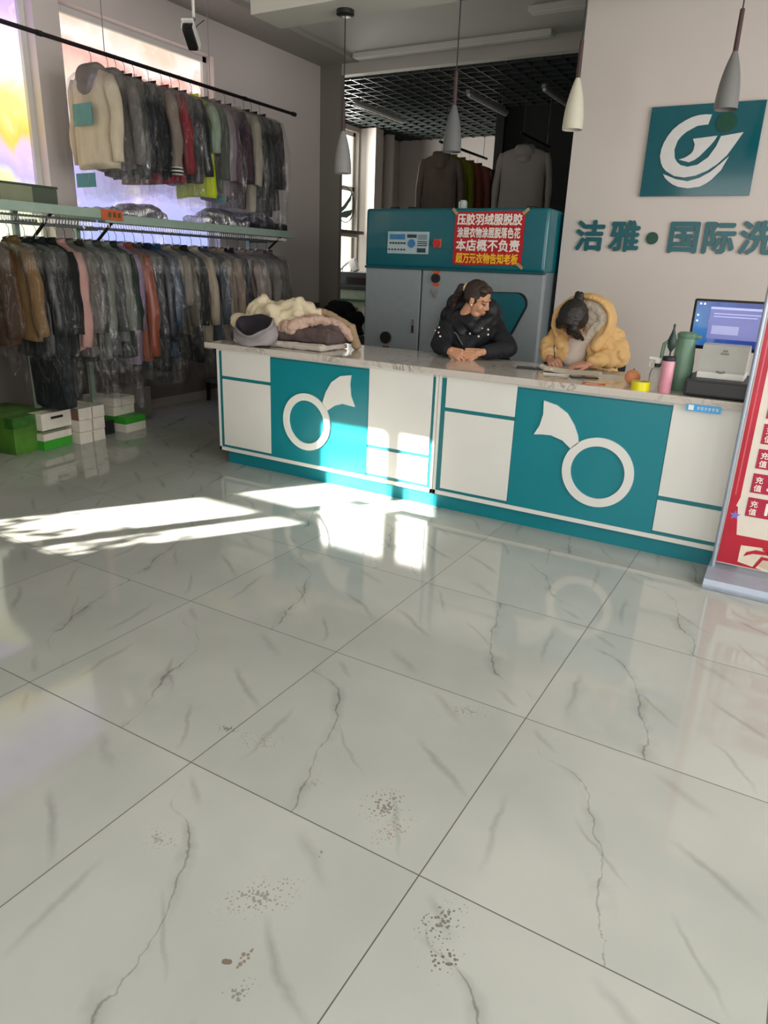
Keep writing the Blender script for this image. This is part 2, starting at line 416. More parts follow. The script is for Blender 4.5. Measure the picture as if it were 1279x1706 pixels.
# stockroom pipe and corner column
struct('trim_5', MB().tube([(-6.25, 10.35, 0), (-6.25, 10.35, 3.57)], .09, 16).box(-6.4, -6.1, 9.66, 9.9, 0, 3.57), WALLP, True)
# street front: a doorway and window behind the camera that let the sun and daylight in
def front():
    mb = MB(); y0, y1 = -2.02, -1.9
    xs = [(-5.1, 0, 4), (-5.07, 1.0, 2.9), (-4.18, 0, 4), (-1.6, .05, 2.95), (3.4, 0, 4)]
    mb.box(-5.3, -5.09, y0, y1, 0, ZC)
    mb.box(-5.09, -4.19, y0, y1, 2.885, ZC); mb.box(-5.09, -4.19, y0, y1, 0, 1.0)
    mb.box(-4.19, -1.6, y0, y1, 0, ZC)
    mb.box(-1.6, 3.4, y0, y1, 2.95, ZC); mb.box(3.4, 3.7, y0, y1, 0, ZC)
    mb.box(-1.6, 3.4, y0, y1, 0, .05)
    return mb
struct('wall_front', front(), WALLP)
fw = struct('window_3', MB().box(-5.09, -4.19, -1.98, -1.93, 2.04, 2.14).box(-4.54, -4.44, -1.98, -1.93, .95, 2.885), DARKM)
# an unseen slab is added further out to keep the sun off the doorway
# unseen foliage added outside that window to shape the sun patches
hg = MB(); rh = random.Random(5)
for k in range(420):
    x = rh.uniform(-5.75, -4.2); top = 1.86 + .10 * math.sin(x * 5.1) + .09 * math.sin(x * 13 + 1)
    z = top - abs(rh.gauss(0, .18)) + (.16 if rh.random() < .06 else 0); y = -2.4 + rh.uniform(-.12, .12)
    a, b = rh.uniform(0, 6.28), rh.uniform(-.9, .9); l = rh.uniform(.05, .09)
    d = Vector((math.cos(a) * math.cos(b), math.sin(a) * math.cos(b), math.sin(b))); u = d.cross(Vector((0, 0, 1))).normalized() * l * .33; p = Vector((x, y, z))
    hg.rings([[p - d * l * .1, p + u + d * l * .4, p + d * l, p - u + d * l * .4], [q + Vector((0, .002, .002)) for q in (p - d * l * .1, p + u + d * l * .4, p + d * l, p - u + d * l * .4)]])
hg.box(-5.8, -4.2, -2.48, -2.32, 0, 1.64)
o = hg.build('added_hedge', mat('hedge leaves', '2f4a26', .6, var=.3)); tag(o, 'unseen leafy screen added outside the street window to shape the sun patches', 'added_hedge', None, 'stuff')
struct('wall_sun_blocker', MB().box(-5.2, 8, -4.3, -4.05, 0, 6.5), WALLP)  # added sun blocker, out of view

def poster_mat(name, pal, seed, strength, bands):
    """printed film on a window, lit from outside"""
    g = N(name); v = g.coord((1, 1, 1), (0, 0, 0))
    sep = g.n('ShaderNodeSeparateXYZ'); g.l(v, sep.inputs[0])
    off = g.n('ShaderNodeVectorMath', operation='ADD'); off.inputs[1].default_value = (seed, seed, 0); g.l(v, off.inputs[0])
    n = g.noise(off.outputs[0], 1.7, 4, .5, .6)
    z = g.math('ADD', g.math('MULTIPLY', g.math('SUBTRACT', sep.outputs[2], 1.0), .25), g.math('MULTIPLY', n, .25))
    c = g.ramp(z, pal)
    n2 = g.noise(off.outputs[0], 5.0, 5, .6, .5)
    c = g.mix(g.ramp(n2, [(.55, (0, 0, 0)), (.72, (.55, .55, .55))]), c, rgb('fff6e8'))
    g.b.inputs['Base Color'].default_value = (.1, .1, .1, 1); g.b.inputs['Roughness'].default_value = .4
    g.l(c, g.b.inputs['Emission Color']); g.b.inputs['Emission Strength'].default_value = strength; return g.m
PM1 = poster_mat('backlit lilac landscape print', [(.28, rgb('f4f8d8')), (.35, rgb('eaf2a0')), (.39, rgb('c2b2ec')), (.43, rgb('dcc0ea')), (.455, rgb('f4c850')), (.50, rgb('ffe68a')), (.57, rgb('fff6e4')), (.65, rgb('efdcff')), (.73, rgb('cbaaf2'))], 3.1, 1.35, .27)
PM2 = poster_mat('backlit autumn print', [(.30, rgb('aab4ee')), (.40, rgb('c3b8ee')), (.48, rgb('e8e0f4')), (.58, rgb('f3dcc8')), (.63, rgb('f0b0a4')), (.67, rgb('fdeee8')), (.72, rgb('e6ccb6'))], 8.4, 1.25, .24)
for k, (W, pm, nm) in enumerate(((W1, PM1, 'lilac'), (W2, PM2, 'autumn'))):
    a, b, c, d = W
    f = MB(); t = .05
    f.box(XL - .16, XL - .10, a, a + t, c, d); f.box(XL - .16, XL - .10, b - t, b, c, d)
    f.box(XL - .16, XL - .10, a, b, c, c + t); f.box(XL - .16, XL - .10, a, b, d - t, d)
    fo = struct('window_%d' % (k + 1), f, WHITE)
    p = MB().box(XL - .145, XL - .135, a + t, b - t, c + t, d - t).build('window_poster', pm, None)
    tag(p, ['big lilac and yellow landscape print filling the near left window', 'pink and cream autumn print filling the window behind the upper rail'][k], 'poster')
# stockroom window, over-bright daylight
f = MB(); a, b, c, d = 7.9, 9.62, .9, 3.5
for y in (a, 8.72, b - .06): f.box(-6.54, -6.47, y, y + .06, c, d)
for z in (c, 2.62, d - .06): f.box(-6.54, -6.47, a, b, z, z + .07)
struct('window_4', f, WHITE)
sk = mat('hazy daylight pane', 'fffdf2', .3, var=.01, emis=2.2)
pane = MB().box(-6.52, -6.51, a, b, c, d).build('window_5', sk, None); pane['kind'] = 'structure'
# round swoosh decal on that window
dt = thing('window_decal', 'round white window decal with dark swoosh, seen left of the dry cleaning machine', 'decal', (-6.455, 9.33, 2.40))
MB().tube([(0, .27 * math.cos(t), .27 * math.sin(t)) for t in [2 * PI * k / 40 for k in range(41)]], .008, 6).build('ring', BLACK, dt)
MB().poly([(-.2, -.1), (-.05, -.02), (.12, .12), (.2, .2), (.16, .08), (.02, -.05), (-.1, -.12)], -.004, .004, 'x').build('upper_swoosh', mat('decal green', '1d4a46'), dt)
MB().poly([(-.2, -.16), (-.02, -.1), (.22, -.06), (.18, -.14), (.05, -.2), (-.1, -.2)], -.004, .004, 'x').build('lower_swoosh', mat('decal green', '1d4a46'), dt)

# baseboards
struct('trim_shade', MB().box(XL, XL + .008, -1.9, 6.7, .09, .98), wall_mat('painted wall shade', '5b544e'))  # dark strip added as painted shade on the wall below the racks
struct('baseboard_left', MB().box(XL, XL + .015, -1.9, 6.7, 0, .09), COLG)
struct('baseboard_right', MB().box(-1.255, 3.5, 4.585, 4.6, 0, .09), COLG)

# slim ceiling lights in front of the header
LEDW = mat('opal light diffuser', 'f0efe6', .4, var=.01)
def strip_light(x0, x1, y, z, label):
    t = thing('linear_ceiling_light', label, 'light', ((x0 + x1) / 2, y, z)); h = (x1 - x0) / 2
    MB().box(-h, h, -.06, .06, -.02, .03, .006).build('housing', WHITE, t)
    MB().box(-h + .02, h - .02, -.05, .05, -.026, -.019, .002).build('diffuser', LEDW, t)
strip_light(-4.52, -2.19, 6.57, 3.712, 'long white strip light just in front of the header over the black grid')
strip_light(-2.19, -.4, 5.89, 3.712, 'white strip light nearer the shop, cut off by the logo wall')

# tube lights in the stockroom
def tube_light(x, y0, y1, z, label):
    t = thing('tube_light', label, 'light', (x, (y0 + y1) / 2, z), 0, 'tube lights under the black grid'); h = (y1 - y0) / 2
    MB().box(-.025, .025, -h, h, 0, .035, .006).build('housing', mat('grey lamp housing', '8a8a88', .4), t)
    MB().tube([(0, -h + .03, -.012), (0, h - .03, -.012)], .02, 12).build('tube', mat('unlit lamp tube', 'd9d6cf', .25), t, True)
    MB().tube([(0, -h * .7, .03), (0, -h * .7, 4.0 - z)], .004, 6).tube([(0, h * .7, .03), (0, h * .7, 4.0 - z)], .004, 6).build('hanging_wire', BLACK, t)
tube_light(-4.79, 6.98, 8.25, 3.35, 'left tube light hung under the black grid, catching window light')
tube_light(-3.28, 7.0, 8.22, 3.35, 'middle tube light hung under the black grid')
tube_light(-2.41, 7.05, 8.25, 3.35, 'right tube light in the dark end of the stockroom')

# ================================================================== COUNTER
cx0, cx1, cy0 = -3.13, .5, 2.65
ct = thing('service_counter', 'long white and teal reception counter with ring emblems on its front', 'counter', (-1.3, 3.0, 0))
def cpart(name, mb, m, par=None, smooth=False):
    o = mb.xf(Matrix.Translation((1.3, -3.0, 0))).build(name, m, ct if par is None else par, smooth)
    return o
cpart('carcass', MB().box(cx0, cx1, cy0 + .012, 3.32, .10, .86), WHITE)
cpart('kickboard', MB().box(cx0 + .05, -1.315, cy0 + .04, 3.28, 0, .10).box(-1.312, cx1 - .03, cy0 + .04, 3.28, 0, .10), TEAL)
F = cy0
def panel(x0, x1, z0, z1, m, name, d=.006):
    return cpart(name, MB().box(x0, x1, F - d + .006, F + .013, z0, z1, .0015), m)
for (a, b) in ((-3.13, -1.313), (-1.309, .5)):
    cpart('backing_board', MB().box(a + .012, b - .012, F + .006, F + .0125, .127, .842), TEALD)
    cpart('white_frame', MB().box(a, a + .018, F, F + .0125, .10, .86).box(b - .018, b, F, F + .0125, .10, .86).box(a, b, F, F + .0125, .10, .126), WHITE)
panel(-3.082, -2.632, .665, .86, WHITE, 'front_panel'); panel(-3.082, -2.632, .145, .642, WHITE, 'front_panel')
panel(-2.628, -1.816, .127, .835, TEAL, 'teal_panel')
panel(-1.812, -1.352, .345, .86, WHITE, 'front_panel'); panel(-1.812, -1.352, .148, .322, WHITE, 'front_panel')
panel(-1.258, -.806, .665, .86, WHITE, 'front_panel'); panel(-1.258, -.806, .145, .642, WHITE, 'front_panel')
panel(-.802, .047, .127, .835, TEAL, 'teal_panel')
panel(.051, .455, .350, .86, WHITE, 'front_panel'); panel(.051, .455, .148, .325, WHITE, 'front_panel')
for (cxx, czz) in ((-2.31, .426), (-.288, .42)):
    cpart('ring_emblem', MB().ring(cxx, czz, .2, .151, F - .012, F), WHITE)
fin2 = [(-0.638, 0.785), (-0.561, 0.768), (-0.496, 0.730), (-0.449, 0.668), (-0.422, 0.612), (-0.412, 0.571), (-0.452, 0.533), (-0.504, 0.573), (-0.575, 0.593), (-0.63, 0.59), (-0.676, 0.584), (-0.647, 0.641), (-0.633, 0.707)]
fin1 = [(-1.948, 0.789), (-2.031, 0.775), (-2.101, 0.726), (-2.145, 0.655), (-2.172, 0.579), (-2.135, 0.53), (-2.08, 0.569), (-2.009, 0.593), (-1.913, 0.584), (-1.946, 0.652), (-1.956, 0.728)]
cpart('fin_emblem', MB().poly(fin1, F - .012, F), WHITE); cpart('fin_emblem', MB().poly(fin2, F - .012, F), WHITE)
cpart('countertop', MB().box(-3.215, .56, 2.615, 3.37, .86, .90, .004), STONE)
# blue sticker on the front edge of the top
stk = thing('price_sticker', 'small sky blue label stuck on the counter front under the cash drawer', 'sticker', (.2, 2.6125, .851))
MB().box(-.082, .082, -.0015, .0, -.018, .018).build('label_sheet', mat('sky blue paper', '3d9bd8', .5), stk)
MB().box(-.072, -.046, -.0022, -.0015, -.013, .013).build('white_square', WHITEP, stk)
mk = MB()
for k in range(6):
    x = -.03 + k * .0175
    mk.box(x, x + .012, -.0022, -.0015, .003, .007).box(x + .004, x + .007, -.0022, -.0015, -.009, .007).box(x + .001, x + .013, -.0022, -.0015, -.004, -.001)
mk.build('white_lettering', WHITEP, stk)

# ================================================================== LOGO WALL
sg = thing('logo_sign', 'teal square wall sign with white swoosh emblem and dark green dot', 'sign', (-.33, 4.6, 2.318))
def spart(name, mb, m): return mb.xf(Matrix.Translation((.33, -4.6, -2.318))).build(name, m, sg)
spart('sign_panel', MB().box(-.697, .038, 4.575, 4.599, 2.027, 2.61, .002), mat('sign teal acrylic', '00545f', .12, var=.03, coat=.3))
SW = mat('sign white acrylic', 'cbcbc9', .15, var=.02)
C = [(-0.289, 2.54), (-0.33, 2.543), (-0.371, 2.541), (-0.415, 2.531), (-0.456, 2.513), (-0.496, 2.489), (-0.532, 2.458), (-0.559, 2.42), (-0.579, 2.379), (-0.59, 2.337), (-0.592, 2.29), (-0.578, 2.246), (-0.561, 2.218), (-0.536, 2.193), (-0.477, 2.16), (-0.408, 2.148), (-0.331, 2.159), (-0.259, 2.189), (-0.202, 2.228), (-0.149, 2.282), (-0.111, 2.347), (-0.07, 2.421), (-0.208, 2.403), (-0.228, 2.34), (-0.267, 2.274), (-0.33, 2.228), (-0.394, 2.217), (-0.442, 2.229), (-0.47, 2.25), (-0.49, 2.278), (-0.501, 2.332), (-0.488, 2.388), (-0.466, 2.417), (-0.438, 2.441), (-0.372, 2.475), (-0.303, 2.48)]
leaf = [(-0.387, 2.394), (-0.231, 2.407), (-0.245, 2.378), (-0.267, 2.348), (-0.326, 2.282), (-0.355, 2.26), (-0.39, 2.246), (-0.461, 2.265), (-0.425, 2.275), (-0.405, 2.285), (-0.382, 2.303), (-0.372, 2.321), (-0.369, 2.358)]
sw = [(-0.553, 2.174), (-0.535, 2.148), (-0.512, 2.128), (-0.478, 2.105), (-0.438, 2.088), (-0.37, 2.077), (-0.293, 2.086), (-0.255, 2.105), (-0.223, 2.129), (-0.17, 2.19), (-0.135, 2.275), (-0.183, 2.228), (-0.238, 2.179), (-0.303, 2.143), (-0.378, 2.123), (-0.46, 2.138), (-0.517, 2.161)]
spart('large_swoosh', MB().poly(C, 4.568, 4.576), SW); spart('leaf_emblem', MB().poly(leaf, 4.568, 4.576), SW); spart('lower_swoosh', MB().poly(sw, 4.568, 4.576), SW)
spart('green_dot', MB().poly([(-.187 + .064 * math.cos(t), 2.488 + .064 * math.sin(t)) for t in [2 * PI * k / 40 for k in range(40)]], 4.566, 4.576), mat('dark green acrylic', '0c4636', .2))
LT = mat('teal letter acrylic', '0a5860', .3, var=.05)
for ch, cxx, lab in (('洁', -1.03, 'first raised teal character of the wall lettering, left of 雅'), ('雅', -.768, 'second raised teal character of the wall lettering, just left of the green dot'),
                     ('国', -.345, 'raised teal boxed character just right of the green dot'), ('际', -.108, 'raised teal character right of the boxed one'), ('洗', .14, 'last raised teal character, cut off at the photo edge')):
    o = text('wall_letter', ch, .228, LT, None, (cxx, 4.592, 1.668), .007, .0075, 'CENTER'); tag(o, lab, 'letter', 'raised lettering under the logo sign')
o = MB().poly([(.043 * math.cos(t), .043 * math.sin(t)) for t in [2 * PI * k / 32 for k in range(32)]], -.012, 0).build('wall_dot', mat('dark green acrylic', '0c4636', .2), None, False, (-.565, 4.599, 1.742))
tag(o, 'small dark green disc on the wall between the teal characters', 'dot')

# ================================================================== PENDANT LAMPS
def pendant(x, y, zb, ztop, shade, label, canopy=True):
    t = thing('pendant_lamp', label, 'lamp', (x, y, ztop), 0, 'pendant lamps over the counter'); b = zb - ztop
    r, h = .063, .285
    prof = []
    for k in range(13):
        u = k / 12; prof.append((r * (1 - .02 * u) * (1 - (max(0, u - .05) / .95) ** 2.1 * .78), b + u * h))
    inner = [(max(.004, p - .004), z) for p, z in prof[::-1]]
    m = MB(); m.lathe(prof + [(inner[0][0], prof[-1][1] - .004)] + inner[1:], n=28, cap0=False, cap1=False)
    m.build('lamp_shade', shade, t, True)
    MB().sph((0, 0, b + .1), .028).build('bulb', mat('frosted bulb', 'e9e6dc', .3), t, True)
    MB().lathe([(.014, b + h - .01), (.0125, b + h + .2), (.006, b + h + .205)], n=14).build('dark_wood_neck', mat('dark brown wood', '3a2424', .45, var=.2, stretch=(30, 30, 3)), t, True)
    MB().tube([(0, 0, b + h + .2), (0, 0, -.02)], .004, 6).build('cord', BLACK, t)
    MB().lathe([(.055, -.035), (.063, -.03), (.063, -.003), (.06, 0)], n=28).build('canopy', BLACK, t, True)
PS = mat('grey ribbed shade', '838482', .6, var=.04); PW = mat('cream shade', 'bcb9a8', .5, var=.03)
ZB = 3.165
pendant(-2.68, 3.6, 2.118, ZB, PS, 'grey pendant lamp in front of the grey pier, leftmost of the four')
pendant(-1.783, 3.6, 2.23, ZB, mat('dark grey shade', '5c5e5e', .6, var=.04), 'grey pendant lamp hanging before the black stockroom, second from left')
pendant(-.952, 3.6, 2.325, ZB, PW, 'cream pendant lamp at the edge of the logo wall')
pendant(-.077, 3.6, 2.385, ZB, mat('mid grey shade', '6a6a68', .6, var=.04), 'grey pendant lamp overlapping the teal logo sign')

# security camera
cc = thing('security_camera', 'white bullet security camera hung from the ceiling on a thin rod', 'camera', (-3.74, 3.2, 3.885))
MB().tube([(0, 0, -.16), (0, 0, -.78)], .011, 8).build('rod', WHITEP, cc, True)
MB().lathe([(.045, -.175), (.05, -.145)], n=18).build('mount_plate', WHITEP, cc, True)
MB().tube([(0, 0, -.76), (.015, -.03, -.80), (.01, -.01, -.84)], .014, 8).build('joint', STEEL, cc, True)
hm = Matrix.Translation((.02, -.05, -.87)) @ Euler((math.radians(-32), 0, math.radians(28))).to_matrix().to_4x4()
MB().box(-.045, .045, -.12, .10, .0, .012, .004).box(-.045, -.038, -.1, .09, -.05, .004, .002).box(.038, .045, -.1, .09, -.05, .004, .002).xf(hm).build('sun_hood', WHITEP, cc)
MB().box(-.036, .036, -.095, .08, -.07, 0, .012).xf(hm).build('body', BLACK, cc, True)
MB().tube([(0, -.1, -.035), (0, -.09, -.035)], .024, 16).xf(hm).build('lens', mat('lens glass', '0a0c10', .05), cc, True)
MB().tube([(.1, -.0, -.78), (.05, -.03, -.82), (.02, -.0, -.86)], .003, 5).build('cable', BLACK, cc)

# ================================================================== DRY CLEANING MACHINE
mx0, mx1, my = -2.93, -1.285, 4.35
mc = thing('dry_cleaning_machine', 'large grey and teal dry cleaning machine behind the counter', 'machine', (-2.1, 4.9, 0))
def mpart(name, mb, m, smooth=False, par=None): return mb.xf(Matrix.Translation((2.1, -4.9, 0))).build(name, m, mc if par is None else par, smooth)
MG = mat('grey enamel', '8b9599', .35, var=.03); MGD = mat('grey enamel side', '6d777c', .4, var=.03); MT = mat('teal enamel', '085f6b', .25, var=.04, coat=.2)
mpart('cabinet', MB().box(mx0 + .02, mx1 - .01, my + .06, 5.45, 0, 1.9, .008), MGD)
mpart('left_door', MB().box(mx0 + .005, -2.372, my + .012, my + .075, .06, 1.462, .008), MG)
mpart('right_panel', MB().box(-2.356, mx1 - .003, my + .012, my + .075, .06, 1.462, .008), MG)
top = mpart('teal_hood', MB().box(mx0, mx1, my, 5.45, 1.462, 1.937, .03, seg=3), MT, True)
mpart('hood_lip', MB().box(mx0, mx1, my - .004, my + .05, 1.452, 1.472, .004), mat('dark teal edge', '094b55', .4))
for (x, w) in ((-2.72, .06), (-2.55, .05), (-1.5, .07)): mpart('top_cap', MB().box(x, x + w, my + .05, my + .12, 1.935, 1.952, .004), BLACK)
mpart('top_valve', MB().lathe([(.035, 0), (.035, .06), (.025, .075)], (-2.08, my + .14, 1.93), 16), mat('pale plastic', 'a5b0ae', .4), True)
cp = mpart('control_panel', MB().box(-2.702, -2.305, my - .006, my + .004, 1.577, 1.754, .002), mat('pale blue panel', 'a9bec2', .4))
def onpanel(name, mb, m): return mpart(name, mb, m, False, None)
BL = mat('panel blue', '3a79a8', .4); 
def cpan(name, mb, m):
    o = mb.xf(Matrix.Translation((2.1, -4.9, 0))).build(name, m, cp); return o
cpan('display', MB().box(-2.68, -2.53, my - .009, my - .005, 1.69, 1.732), BL)
cpan('display', MB().box(-2.51, -2.42, my - .009, my - .005, 1.705, 1.732), mat('panel dark', '2b3a48', .4))
cpan('display', MB().box(-2.405, -2.32, my - .009, my - .005, 1.69, 1.732), mat('panel grey', '7d9196', .4))
cpan('dial', MB().tube([(-2.465, my - .012, 1.66), (-2.465, my - .004, 1.66)], .034, 24), BL)
for k in range(6):
    cpan('button', MB().box(-2.68 + k * .027, -2.662 + k * .027, my - .009, my - .005, 1.655, 1.668), BLACK); cpan('button', MB().box(-2.69 + k * .03, -2.674 + k * .03, my - .009, my - .005, 1.604, 1.616), BLACK)
for k in range(3): cpan('button_row', MB().box(-2.41, -2.32, my - .0085, my - .005, 1.672 - k * .015, 1.679 - k * .015), BLACK)
cpan('key_switch', MB().box(-2.41, -2.33, my - .009, my - .005, 1.59, 1.625), mat('panel dark', '2b3a48', .4))
es = mpart('emergency_stop', MB().box(-2.258, -2.188, my - .012, my + .003, 1.632, 1.70, .004), mat('orange plate', 'b85a38', .5))
MB().tube([(-2.222 + 2.1, my - .04 - 4.9, 1.666), (-2.222 + 2.1, my - .01 - 4.9, 1.666)], .028, 18).build('red_button', mat('red plastic', 'c02a30', .35), es, True)
OR = mat('orange label', 'd8532c', .5)
for z in (1.437, 1.338): mpart('orange_label', MB().box(-2.25, -2.195, my + .008, my + .014, z - .013, z + .013), OR)
mpart('black_knob', MB().tube([(-2.221, my - .02, 1.39), (-2.221, my + .014, 1.39)], .036, 22), BLACK, True)
mpart('key_lock', MB().tube([(-2.226, my - .004, 1.287), (-2.226, my + .014, 1.287)], .026, 18).box(-2.235, -2.215, my, my + .014, 1.23, 1.262), STEEL, True)
mpart('gauge', MB().tube([(-2.691, my - .012, .865), (-2.691, my + .014, .865)], .052, 28), BLACK, True)
mpart('gauge_label', MB().box(-2.72, -2.66, my + .007, my + .014, .77, .79), mat('dark red label', '7a2a26'))
hd = mpart('door_handle', MB().box(-2.437, -2.405, my + .004, my + .014, .925, 1.045, .003), STEEL)
MB().box(-2.43 + 2.1, -2.412 + 2.1, my - .004 - 4.9, my + .005 - 4.9, .93, .99, .003).build('latch', BLACK, hd)
# big rounded loading door
pts = []
for k in range(15):
    t = math.radians(230 - k * 125 / 14); pts.append((-1.835 + .335 * math.cos(t), .975 + .335 * math.sin(t)))
for k in range(9):
    t = math.radians(88 - k * 115 / 8); pts.append((-1.485 + .088 * math.cos(t), 1.225 + .088 * math.sin(t)))
pts += [(-1.62, .74), (-1.70, .66)]
cxd = sum(p[0] for p in pts) / len(pts); czd = sum(p[1] for p in pts) / len(pts)
mpart('door_gasket', MB().poly(pts, my - .006, my + .014), BLACK)
ld = mpart('loading_door', MB().poly([(cxd + (x - cxd) * .965, czd + (z - czd) * .965) for x, z in pts], my - .022, my + .0), MT)
# red paper notice taped on the hood
nt = thing('paper_notice', 'red paper notice with white and yellow writing taped on the teal hood', 'notice', (-1.776, my - .002, 1.71))
nm = MB()
rows = []
for j in range(9):
    z = -.2 + .4 * j / 8
    rows.append([(x, -.004 - .003 * math.sin(x * 14 + z * 9) ** 2, z + .004 * math.sin(x * 9)) for x in [-.298 + .596 * k / 16 for k in range(17)]])
nm.rings(rows, False, False, False); nm.build('sheet', mat('red glossy paper', 'b51c26', .28, var=.06), nt, True)
NW = mat('notice white ink', 'e9e4dc', .4, var=.02); NY = mat('notice yellow ink', 'f0bf2a', .4, var=.04)
for body, z, s, m, sx in (('压胶羽绒服脱胶', .108, .088, NW, .9), ('涂层衣物涂层脱落色花', .012, .082, NW, .66), ('本店概不负责', -.088, .094, NW, .98), ('超万元衣物告知老板', -.182, .082, NY, .73)):
    text('notice_lettering', body, s, m, nt, (0, -.0085, z), .0006, .0028, 'CENTER', sx=sx)
for x, z, r in ((-.3, .2, .8), (.3, .2, -.7), (.29, -.2, .6)):
    MB().box(-.03, .03, -.0105, -.009, -.012, .012, rot=(0, r, 0)).build('tape', mat('tan tape', 'a58d62', .4), nt, False, (x, 0, z))

# ================================================================== GARMENT RACKS
FILM = [film_mat('clear plastic film a', (.96, .96, .96), .012, .09, 0), film_mat('clear plastic film b', (.93, .93, .92), .035, .13, 4.1), film_mat('clear plastic film c', (.97, .97, .97), .01, .08, 9.2)]
def fabric(name, col, rough=.85, var=.16, bump=.25): return mat('cloth ' + name, col, rough, 0, var, 9, bump, 26, (1, 1, .35), ior=1.35)
HANG = mat('dark hanger wire', '3c3a3c', .4, .6)

